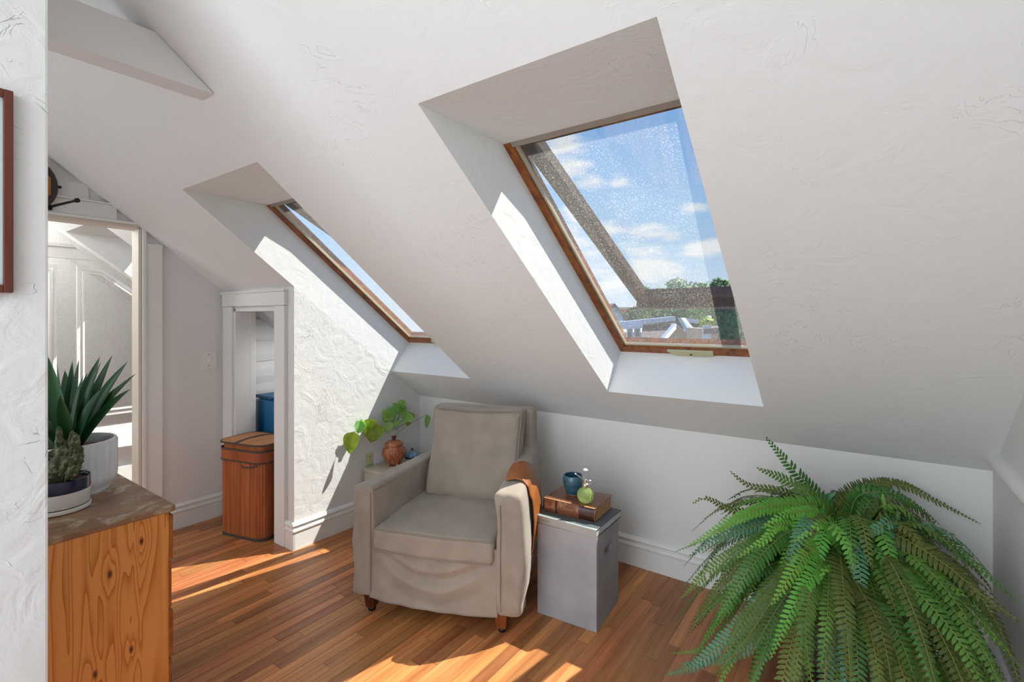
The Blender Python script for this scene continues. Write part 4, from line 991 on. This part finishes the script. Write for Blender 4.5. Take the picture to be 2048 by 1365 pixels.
MB().lathe([(.0, 0), (.004, 0), (.004, .004), (0, .004)], nzl, 10).build('nozzle_tip', M['platewhite'], ms_)
cen = mc + UP * .100 + RT * .020
MB().tube([cen + RT * .011 * math.cos(a) + UP * .010 * math.sin(a) for a in [2 * PI * k / 18 for k in range(19)]], .002, 6, cap=False).build('finger_ring', M['chrome'], ms_)
# ------------------------------------------------------------------ stone block in the corner and its things
f0 = onx(727, 937, XP + .025); ZN = f0.z
blk = thing('stone_side_table', (-2.76, f0.y + .2, 0), 'beige stone block side table in the corner behind the armchair', 'table')
autosm(MB().rbox((XP + .025, f0.y, ZN - .03), (-2.55, YK - .03, ZN), .005, 3).build('top', M['stone'], blk), 40)
MB().box((XP + .027, f0.y + .002, 0), (-2.553, YK - .032, ZN - .03), .003).build('body', M['stone'], blk)
jc = onz(788, 937, ZN); jc = onz(788, 930, ZN); jc.z = ZN; WJ = (jc - Vector((0, 0, H))).dot(FW)
px = WJ / F
jr = thing('copper_jar', jc, 'fluted copper-glazed lidded jar on feet on the stone block', 'jar')
R1 = 23.5 * px; hj = 36 * px
pj_ = [(0, .010), (R1 * .45, .010), (R1 * .55, .016), (R1 * .78, hj * .35), (R1 * .97, hj * .6), (R1, hj * .75), (R1 * .93, hj * .92), (R1 * .78, hj * 1.0), (R1 * .70, hj * 1.03), (R1 * .70, hj * 1.10)]
autosm(MB().lathe(pj_, jc, 120, mod=lambda k, i: 1 + (.022 * math.cos(k * 2 * PI * 30 / 120) if 1 < i < 8 else 0)).build('body', M['copper'], jr), 70)
ldj = autosm(MB().lathe([(R1 * .72, hj * 1.09), (R1 * .78, hj * 1.12), (R1 * .78, hj * 1.20), (R1 * .72, hj * 1.25), (R1 * .40, hj * 1.34), (R1 * .2, hj * 1.38), (0, hj * 1.39)], jc, 40).build('lid', M['copper'], jr), 60)
autosm(MB().lathe([(R1 * .17, hj * 1.37), (R1 * .15, hj * 1.46), (R1 * .22, hj * 1.52), (R1 * .20, hj * 1.60), (0, hj * 1.62)], jc, 20).build('knob', M['copperdark'], ldj), 60)
for k in range(4):
    a = k * PI / 2 + PI / 4 - .9; c = jc + Vector((math.cos(a) * R1 * .5, math.sin(a) * R1 * .5, 0))
    autosm(MB().lathe([(0, 0), (R1 * .13, 0), (R1 * .16, .008), (R1 * .10, .018), (0, .024)], c, 14).build('foot', M['copper'], jr), 60)
# glass vase with trailing plant behind the jar
vc = onz(772, 915, ZN); vc.z = ZN; WV = (vc - Vector((0, 0, H))).dot(FW); pv_ = WV / F
vs2 = thing('vase_plant', vc, 'light green heart-leaved cuttings in a small dark-rimmed vase behind the jar', 'plant')
autosm(MB().lathe([(0, .003), (.030, .003), (.034, .02), (.034, .09), (.036, .098)], vc, 28).build('vase', mat('blue_tinted_vase', '#8fa9bd', .1), vs2), 60)
autosm(MB().lathe([(.036, .096), (.039, .104), (.036, .112), (.03, .108), (.03, .10)], vc, 28).build('vase_rim', M['black'], vs2), 60)
vt = vc + UP * .10
def heart(t): return max(0.0, math.sin(PI * min(t * 1.0, 1) ** .62)) ** .8
leaves = [  # (attach u,v,dw) (tip u,v,dw) half-width px, normal mix, mat
    ((708, 864), (700, 909), 15, 'pothosyellow', (-.2, .1)), ((722, 842), (716, 868), 11, 'pothos', (.9, .2)), ((742, 838), (741, 858), 11, 'pothosyellow', (.2, .5)), ((752, 848), (742, 886), 17, 'pothosyellow', (.1, -.1)),
    ((783, 838), (766, 820), 13, 'pothos', (-.2, .6)), ((792, 832), (776, 815), 13, 'pothos', (.1, .5)), ((808, 824), (786, 806), 10, 'pothos', (-.1, .3)), ((802, 806), (806, 822), 8, 'pothos', (.2, .2)), ((783, 835), (768, 841), 8, 'pothos', (.1, .8)),
    ((779, 843), (774, 868), 10, 'pothos', (-.1, .1)), ((822, 826), (806, 842), 13, 'pothos', (.4, .3)), ((823, 826), (819, 845), 8, 'pothosyellow', (.9, .2)), ((855, 830), (853, 858), 6, 'pothos', (.8, .1)), ((800, 842), (788, 856), 8, 'pothos', (-.4, .2)), ((816, 845), (818, 852), 5, 'pothosyellow', (.2, .4)),
    ((730, 850), (722, 838), 8, 'pothos', (-.6, .5)), ((812, 812), (795, 803), 8, 'pothos', (.3, .8))]
for i, (a, t, hw_, mm, (nr, nu_)) in enumerate(leaves):
    dw = random.uniform(-.05, .04); wl = lambda u, v, w: min(w, 2.93 / abs(ray(u, v).x)); A0 = P(a[0], a[1], wl(*a, WV + dw)); T0 = P(t[0], t[1], wl(*t, WV + dw + random.uniform(-.02, .02)))
    nrm = (-FW + RT * nr + UP * nu_).normalized()
    autosm(leaf_blade(A0, (A0 + T0) / 2 - FW * .006, T0, hw_ * pv_ * 1.05, nrm, fold=.3, n=10, prof=heart).build('leaf', M[mm], vs2), 60)
    c1 = vt + UP * .05 + (A0 - vt) * .25
    c2 = A0 + UP * .02 - (A0 - vt) * .15
    pts = [vt * (1 - s) ** 3 + c1 * 3 * s * (1 - s) ** 2 + c2 * 3 * s * s * (1 - s) + A0 * s ** 3 for s in [k / 10 for k in range(11)]]
    MB().tube(pts, .0022, 6).build('stem', M['stem'], vs2, smooth=True)
# blue glass covered dish
gc = onz(824, 915, ZN); gc.z = ZN
dh = thing('glass_dish', gc, 'small blue glass lidded dish with a dark knob in the corner on the stone block', 'dish')
kb = .9
autosm(MB().lathe([(0, .0), (.05, .0), (.06, .006), (.062, .01), (0, .01)], gc, 32).build('plate', M['rim'], dh), 60)
autosm(MB().lathe([(.054, .01), (.056, .018), (.05, .032), (.034, .044), (.012, .050), (0, .051)], gc, 32).build('lid', mat('blue_streaked_glass', '#4a86b4', .1, coat=.5, noise_col=(60, '#a9c9dc', .4, .7, 3, (1, 1, 1))), dh), 60)
MB().lathe([(0, .05), (.006, .052), (.010, .062), (.007, .070), (0, .072)], gc, 16).build('knob', M['copperdark'], dh, smooth=True)
gc2 = onz(826, 930, ZN); gc2.z = ZN
if gc2.x < -2.6:
    bx = thing('dark_tray', gc2, 'small dark tray beside the copper jar on the stone block', 'tray')
    MB().box((gc2.x - .055, gc2.y - .05, ZN), (gc2.x + .05, gc2.y + .06, ZN + .004), .001).build('base', M['rim'], bx)
    MB().lathe([(.050, .004), (.058, .012), (.055, .013), (.046, .006)], gc2, 24, sx=.9, sy=.9).build('rim', M['bookgrey'], bx, smooth=True)
# ------------------------------------------------------------------ Boston fern
FC = Vector((-.07, 2.36, .60)); WF = (FC - Vector((0, 0, H))).dot(FW)
fn = thing('boston_fern', (FC.x, FC.y, 0), 'huge arching green fern spilling over its planter in the right corner', 'plant')
autosm(MB().lathe([(0, 0), (.13, 0), (.14, .02), (.17, .34), (.185, .36), (.185, .39), (.165, .39), (.16, .36), (0, .36)], (FC.x, FC.y, .12), 40).build('planter', mat('dark_planter', '#4b433b', .6), fn), 50)
autosm(MB().lathe([(0, 0), (.15, 0), (.15, .03), (.09, .05), (.09, .10), (.14, .12), (0, .12)], (FC.x, FC.y, 0), 32).build('stand', M['leg'], fn), 50)
autosm(MB().lathe([(.16, .49), (.1, .52), (0, .53)], (FC.x, FC.y, 0), 24).build('soil', M['soil'], fn), 50)
nf = 0
def crom(pts, n):
    q = [pts[0] * 2 - pts[1]] + pts + [pts[-1] * 2 - pts[-2]]; out_ = []
    seg = len(pts) - 1
    for i in range(n + 1):
        t = i / n * seg; k = min(int(t), seg - 1); f = t - k; a, b, c, d = q[k:k + 4]
        out_.append(.5 * ((2 * b) + (c - a) * f + (2 * a - 5 * b + 4 * c - d) * f * f + (3 * b - a - 3 * c + d) * f ** 3))
    return out_
def clampv(p): return Vector((min(p.x, XR - .004), min(p.y, YK - .006 if p.z > .18 else YK - .03), max(p.z, .006)))
def frond(pts, width, m, ref=None, taper0=.12, sp=.0160, seed=0):
    global nf
    rn = random.Random(seed + nf); nf += 1
    base = crom([Vector(p) for p in pts], 60)
    L_ = [0]
    for a, b in zip(base, base[1:]): L_.append(L_[-1] + (b - a).length)
    tot_ = L_[-1]; n = max(12, int(tot_ / sp)); sam = []
    j = 0
    for i in range(n + 1):
        s_ = tot_ * i / n
        while j < 59 and L_[j + 1] < s_: j += 1
        f = (s_ - L_[j]) / max(L_[j + 1] - L_[j], 1e-6); sam.append(clampv(base[j].lerp(base[j + 1], min(f, 1))))
    mb = MB(); hor = Vector((base[-1].x - base[0].x, base[-1].y - base[0].y, 0)); hor = hor.normalized() if hor.length > .01 else Vector((0, -1, 0))
    side = None
    for i in range(1, n):
        t = i / n; T = (sam[i + 1] - sam[i - 1]).normalized()
        rf = ref or (hor * .9 + UP * .7)
        sd = T.cross(rf); 
        if sd.length < .1: sd = T.cross(Vector((.2, -.9, .4)))
        sd.normalize()
        if side is not None and sd.dot(side) < 0: sd = -sd
        side = sd; nrm = side.cross(T).normalized()
        if nrm.dot(rf) < 0: nrm = -nrm
        if t < taper0 * .5: continue
        env = min(1, ((t - taper0 * .5) / .16) ** .6 if t > taper0 * .5 else 0) * (1 - t ** 2.6) ** .8 * (1 - .12 * t) + .05
        pl = width * env * rn.uniform(.9, 1.08); pw = min(.0066, sp * .42) * (.55 + .55 * env) 
        for sg in (-1, 1):
            if rn.random() < .012: continue
            d = (side * sg + T * (.18 + .35 * t) + nrm * rn.uniform(-.22, .10)).normalized(); q = d.cross(nrm).normalized()
            o_ = sam[i] + T * (sp * .25 * sg); dr = -nrm * pl * rn.uniform(.04, .22)
            a0 = o_ - q * pw * .8; a1 = o_ + q * pw * .8
            b0 = o_ + d * pl * .45 + dr * .25 - q * pw * 1.0 + nrm * .0015; b1 = o_ + d * pl * .45 + dr * .25 + q * pw * 1.0 + nrm * .0015; bm_ = o_ + d * pl * .45 + dr * .25
            c0 = o_ + d * pl * .82 + dr * .7 - q * pw * .62 + T * pl * .05; c1 = o_ + d * pl * .82 + dr * .7 + q * pw * .62 + T * pl * .05; tp = o_ + d * pl + dr + T * pl * .10
            V_ = [mb.bm.verts.new(clampv(x)) for x in (a0, a1, b1, c1, tp, c0, b0)]
            mb.bm.faces.new((V_[0], V_[1], V_[2], V_[6])); mb.bm.faces.new((V_[6], V_[2], V_[3], V_[5])); mb.bm.faces.new((V_[5], V_[3], V_[4]))
    fo = mb.build('frond', m, fn, recalc=False)
    step = max(1, n // 16); MB().tube([sam[i] for i in range(0, n + 1, step)], [.0019 * (1 - .6 * i / n) for i in range(0, n + 1, step)], 4, cap=False).build('stalk', M['rachis'], fo, smooth=True)
def cref(pts):
    h = Vector((pts[-1].x - FC.x, pts[-1].y - FC.y, 0)).normalized(); return h * .45 + UP * .6 - FW * .85
def cro(du=0): return FC + Vector((random.uniform(-.05, .05), random.uniform(-.05, .05), random.uniform(-.06, .0)))
FR = [ # list of (u,v,dw) from near the crown to the tip, half width, material
    ([(1653, 1015, .1), (1586, 938, .15), (1529, 873, .18)], .044, 'fern'), ([(1640, 1020, .15), (1570, 985, .2), (1498, 971, .25), (1457, 941, .28)], .034, 'fernolive'),
    ([(1600, 1030, .1), (1530, 1025, .15), (1468, 1023, .2), (1412, 997, .2), (1383, 1010, .2)], .032, 'fernolive'), ([(1650, 1020, .0), (1579, 965, .05), (1511, 936, .05)], .042, 'fern'),
    ([(1600, 1020, 0), (1540, 1015, -.05), (1468, 1041, -.05), (1372, 1097, 0)], .036, 'fernbright'), ([(1600, 1040, 0), (1500, 1055, -.0), (1430, 1080, .02), (1377, 1115, .05)], .042, 'fernblue'),
    ([(1580, 1060, 0), (1505, 1090, -.05), (1420, 1141, 0), (1361, 1200, .05)], .048, 'fern'), ([(1580, 1060, -.02), (1505, 1126, -.1), (1431, 1193, -.1), (1375, 1271, -.05)], .050, 'fernolive'),
    ([(1570, 1050, -.1), (1530, 1080, -.15), (1472, 1119, -.15)], .032, 'fernbright'), ([(1590, 1060, -.1), (1498, 1141, -.2), (1424, 1256, -.2)], .052, 'fern'),
    ([(1655, 1080, -.15), (1601, 1125, -.3), (1542, 1215, -.35)], .050, 'fernbright'), ([(1650, 1050, -.25), (1620, 1065, -.3), (1585, 1086, -.3)], .032, 'fernbright'),
    ([(1660, 1049, -.3), (1690, 1085, -.4), (1708, 1143, -.42)], .050, 'fernbright'), ([(1664, 1137, -.3), (1650, 1140, -.35), (1638, 1167, -.35)], .028, 'fernbright'),
    ([(1640, 1130, -.3), (1586, 1215, -.4), (1538, 1325, -.4)], .044, 'fernbright'), ([(1782, 1048, -.2), (1750, 1062, -.25), (1718, 1086, -.25)], .042, 'fernblue'),
    ([(1764, 1100, -.2), (1805, 1145, -.3), (1868, 1215, -.35), (1927, 1296, -.35)], .052, 'fernbright'), ([(1740, 1100, -.2), (1790, 1190, -.35), (1838, 1285, -.35)], .046, 'fern'),
    ([(1730, 1080, -.2), (1770, 1125, -.3), (1797, 1167, -.3)], .040, 'fern'), ([(1690, 1010, .1), (1782, 967, .15), (1875, 1004, .12), (1964, 1050, .1)], .036, 'fernolive'),
    ([(1680, 1010, .1), (1727, 971, .2), (1800, 965, .25), (1860, 986, .25)], .038, 'fernolive'), ([(1720, 1040, .1), (1800, 1045, .1), (1897, 1062, .1)], .040, 'fernolive'),
    ([(1760, 1060, -.15), (1875, 1119, -.3), (1967, 1193, -.42), (2045, 1248, -.48)], .060, 'fernolive'), ([(1760, 1080, -.15), (1860, 1150, -.3), (1960, 1240, -.45), (2046, 1340, -.55)], .058, 'fern'),
    ([(1760, 1090, -.15), (1870, 1180, -.35), (1960, 1290, -.5), (2020, 1420, -.6)], .056, 'fern'), ([(1770, 1060, -.1), (1900, 1130, -.3), (1990, 1240, -.42), (2050, 1400, -.52)], .054, 'fernolive'), ([(1740, 1100, -.2), (1850, 1200, -.4), (1930, 1300, -.5), (1985, 1420, -.6)], .054, 'fern'), ([(1770, 1040, 0), (1880, 1070, -.15), (1975, 1150, -.3), (2040, 1210, -.4)], .046, 'fern'),
    ([(1650, 1110, -.2), (1612, 1230, -.45), (1627, 1400, -.5)], .050, 'fern'), ([(1680, 1110, -.2), (1690, 1211, -.45), (1705, 1400, -.5)], .052, 'fernolive'),
    ([(1665, 1110, -.2), (1655, 1230, -.42), (1640, 1350, -.48)], .050, 'fern'), ([(1690, 1130, -.2), (1757, 1248, -.45), (1790, 1400, -.5)], .055, 'fernolive'),
    ([(1723, 1174, -.3), (1793, 1263, -.45), (1850, 1420, -.5)], .055, 'fern'), ([(1800, 1170, -.2), (1875, 1278, -.4), (1930, 1420, -.5)], .056, 'fernolive'),
    ([(1600, 1130, -.2), (1498, 1271, -.35), (1427, 1356, -.4)], .050, 'fernolive'), ([(1560, 1180, -.2), (1440, 1290, -.2), (1387, 1334, -.2), (1326, 1352, -.1)], .044, 'fernblue'),
    ([(1520, 1250, -.1), (1450, 1290, -.1), (1387, 1304, -.1), (1338, 1308, -.05)], .026, 'fern'), ([(1540, 1260, -.2), (1470, 1310, -.2), (1410, 1325, -.2), (1357, 1330, -.15)], .040, 'fernblue'),
    ([(1650, 1020, .0), (1560, 1010, -.05), (1490, 1030, -.08), (1430, 1065, -.06)], .044, 'fernbright'), ([(1640, 1030, -.1), (1570, 1030, -.2), (1520, 1060, -.2)], .034, 'fernbright'),
    ([(1710, 1000, .05), (1770, 985, .0), (1830, 1010, -.02), (1880, 1050, -.02)], .042, 'fern'), ([(1750, 1040, .2), (1850, 1060, .22), (1930, 1110, .2), (1990, 1180, .15)], .05, 'fernolive'),
    ([(1740, 1020, .1), (1800, 1000, .1), (1850, 1030, .1), (1900, 1090, .08)], .045, 'fernolive')]
for i, (pts, wd, mm) in enumerate(FR):
    q_ = [P(u, v, WF + dw) for u, v, dw in pts]
    frond([cro()] + q_, wd, M[mm], ref=cref(q_), seed=100)
rr = random.Random(5)
for i in range(210):
    az = 2 * PI * ((i * .618) % 1); el = rr.uniform(.1, 1.25) if i < 100 else rr.uniform(-.2, .5)
    ln = rr.uniform(.5, .85) * (1 if el < .9 else .75)
    d = Vector((math.cos(az), math.sin(az), 0))
    room = 9
    if d.x > .05: room = min(room, (XR - .06 - FC.x) / d.x)
    if d.y > .05: room = min(room, (YK - .06 - FC.y) / d.y)
    reach = min(ln * math.cos(el * .6) * .85, room * .98)
    p = [FC + d * .03 - UP * .04]; 
    up = math.sin(max(el, 0)) * .20; drop = rr.uniform(.15, .55) * (1.1 - max(el, 0) * .5)
    for t in (.35, .7, 1):
        p.append(FC + d * reach * (t ** .8) + UP * (up * math.sin(PI * min(t * 1.1, 1) * .75) * 1.2 - drop * t * t))
    frond(p, rr.uniform(.036, .056), M[rr.choice(['fern', 'fern', 'fernolive', 'fernolive', 'fernbright', 'fernblue'])], seed=500)
# ------------------------------------------------------------------ outside: neighbours, trees
GZ = -7.0
gr = struct(MB().box((-80, 5, GZ - .2), (80, 160, GZ)).build('ground', mat('garden_ground', '#a8a896', .9, noise_col=(.6, '#8c9478', .4, .6, 4, (1, 1, 1)))))
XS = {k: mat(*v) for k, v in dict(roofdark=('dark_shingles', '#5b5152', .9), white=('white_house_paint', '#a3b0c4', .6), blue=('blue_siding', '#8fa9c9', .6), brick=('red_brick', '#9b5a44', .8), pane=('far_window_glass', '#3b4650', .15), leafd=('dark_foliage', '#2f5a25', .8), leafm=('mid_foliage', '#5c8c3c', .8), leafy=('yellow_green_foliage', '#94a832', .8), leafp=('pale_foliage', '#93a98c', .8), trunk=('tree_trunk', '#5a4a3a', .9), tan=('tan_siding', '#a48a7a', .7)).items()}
def out_box(u0, v0, u1, v1, w, dep, m, name, par):
    """box standing at depth w, its face towards the room"""
    a = P(u0, v0, w); b = P(u1, v1, w); mb = MB()
    mb.poly([(a.x, a.y, a.z), (b.x, b.y, a.z), (b.x, b.y, b.z), (a.x, a.y, b.z)], FW * dep); return mb.build(name, m, par)
def house(name, label, body, wall_m, roofpts, extra, w):
    t = thing(name, P(body[0], 635, w) * 1.0 - UP * (P(body[0], 635, w).z - GZ), label, 'house')
    a = P(body[0], body[1], w); b = P(body[2], body[1], w)
    mb = MB(); mb.poly([(a.x, a.y, GZ), (b.x, b.y, GZ), (b.x, b.y, a.z), (a.x, a.y, a.z)], FW * (6 if w > 10 else .8)); mb.build('walls', wall_m, t)
    return t
# white house with dormer windows and dark roof
W1 = 14.0
h1 = house('white_house', 'white house with dark shingled gable roof and white fascias seen through the large skylight', (1248, 665, 1440, 720), XS['white'], None, None, W1)
def roofq(pts, th, m, name, par):
    mb = MB(); mb.poly([P(*p) for p in pts], Vector(th)); mb.build(name, m, par)
roofq([(1285, 650, W1 - .2), (1352, 646, W1 - .2), (1325, 700, W1 - 1.6), (1280, 700, W1 - 1.6)], (0, 0, -.1), XS['roofdark'], 'roof_slope', h1)
roofq([(1375, 642, W1 - .2), (1415, 652, W1 - .2), (1412, 700, W1 - 1.4), (1392, 690, W1 - 1.4)], (0, 0, -.1), XS['roofdark'], 'roof_slope', h1)
roofq([(1242, 644, W1 - .5), (1350, 633, W1 - .5), (1352, 642, W1 - .5), (1244, 654, W1 - .5)], FW * .3, XS['white'], 'fascia', h1)
roofq([(1372, 636, W1 - .4), (1413, 643, W1 - .4), (1408, 650, W1 - .4), (1376, 645, W1 - .4)], FW * .3, XS['white'], 'fascia', h1)
roofq([(1362, 636, W1 - 1.0), (1370, 636, W1 - 1.0), (1396, 668, W1 - 1.6), (1384, 672, W1 - 1.6)], FW * .3, XS['white'], 'gable_board', h1)
roofq([(1352, 648, W1 - 1.0), (1358, 652, W1 - 1.0), (1330, 684, W1 - 1.6), (1322, 684, W1 - 1.6)], FW * .3, XS['white'], 'gable_board', h1)
roofq([(1357, 650, W1 - .9), (1392, 684, W1 - .9), (1328, 684, W1 - .9)], FW * .3, XS['tan'], 'gable_wall', h1)
for u in (1254, 1269):
    out_box(u, 657, u + 12, 690, W1 - .55, .06, XS['white'], 'window', h1); w_ = h1.children[-1] if h1.children else None
    out_box(u + 2.5, 659, u + 9.5, 688, W1 - .58, .02, XS['pane'], 'window_pane', h1)
roofq([(1246, 651, W1 - .6), (1286, 649, W1 - .6), (1286, 657, W1 - .6), (1246, 659, W1 - .6)], FW * .4, XS['white'], 'dormer_head', h1)
h2 = house('blue_house', 'pale blue house at the lower left of the large skylight view', (1216, 628, 1246, 700), XS['blue'], None, None, 26)
roofq([(1214, 622, 25.9), (1230, 610, 25.9), (1250, 632, 25.9), (1214, 632, 25.9)], FW * 6, XS['blue'], 'gable', h2)
roofq([(1212, 622, 25.7), (1230, 607, 25.7), (1252, 634, 25.7), (1249, 636, 25.7), (1230, 612, 25.7), (1213, 626, 25.7)], FW * 6.4, XS['roofdark'], 'roof', h2)
h3 = house('brick_building', 'red brick building just right of the blue house, far off', (1235, 618, 1266, 650), XS['brick'], None, None, 40)
out_box(1234, 615, 1267, 619, 39.8, 6.4, XS['tan'], 'parapet', h3)
h4 = house('tan_house', 'small tan sided house beside the garden trees at the lower right', (1411, 658, 1436, 700), XS['tan'], None, None, 7.5)
out_box(1409, 652, 1422, 690, 7.4, .1, XS['white'], 'window', h4)
roofq([(1407, 658, 7.3), (1438, 656, 7.3), (1436, 652, 8.2), (1410, 653, 8.2)], (0, 0, -.08), XS['roofdark'], 'roof', h4)
def tree(u, v0, v1, w, ru, m, label, nl=900, seed=0, group=None):
    rn = random.Random(seed); c = P(u, (v0 + v1) / 2, w); rz = (v1 - v0) / 2 * w / F; rx = ru * w / F
    t = thing('tree', (c.x, c.y, GZ), label, 'tree', group)
    MB().tube([(c.x, c.y, GZ), (c.x + .1, c.y, c.z - rz * .3), (c.x, c.y, c.z + rz * .3)], [.18, .12, .04], 8).build('trunk', XS['trunk'], t, smooth=True)
    mb = MB(); s = max(.05, w * .006)
    lobes = [(Vector((rn.uniform(-.6, .6) * rx, rn.uniform(-.6, .6) * rx, rn.uniform(-.65, .6) * rz)), rn.uniform(.3, .5)) for _ in range(12)]
    for i in range(nl):
        lc, lr = lobes[rn.randrange(12)]
        d = Vector((rn.gauss(0, 1), rn.gauss(0, 1), rn.gauss(0, 1))).normalized() * rn.uniform(.6, 1)
        p = c + lc + Vector((d.x * rx * lr, d.y * rx * lr, d.z * rz * lr))
        a = Vector((rn.gauss(0, 1), rn.gauss(0, 1), rn.gauss(0, 1))).normalized(); b = a.cross(d + Vector((.01, .02, .03))).normalized()
        k = s * rn.uniform(.6, 1.3)
        mb.bm.faces.new([mb.bm.verts.new(q) for q in (p - a * k, p + b * k * .6, p + a * k, p - b * k * .6)])
    mb.build('foliage', m, t, recalc=False)['kind'] = 'stuff'
tree(1460, 545, 720, 11, 40, XS['leafd'], 'dark green tree at the right edge of the large skylight view', 3600, 1)
tree(1424, 548, 665, 24, 50, XS['leafm'], 'light green rounded tree left of the dark one in the skylight', 3000, 2)
tree(1425, 632, 720, 12, 34, XS['leafy'], 'yellow-green shrub below the sash bar beside the tan house', 2600, 3)
tree(1303, 570, 650, 44, 26, XS['leafm'], 'small mid green tree just above the sash bar at its left end', 1500, 4)
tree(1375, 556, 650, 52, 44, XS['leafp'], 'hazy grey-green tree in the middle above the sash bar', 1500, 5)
tree(1268, 612, 668, 30, 22, XS['leafd'], 'dark green tree between the brick building and the white house', 1500, 6)
tree(1345, 606, 668, 34, 60, XS['leafd'], 'wide dark green tree behind the white house roof', 2200, 7)
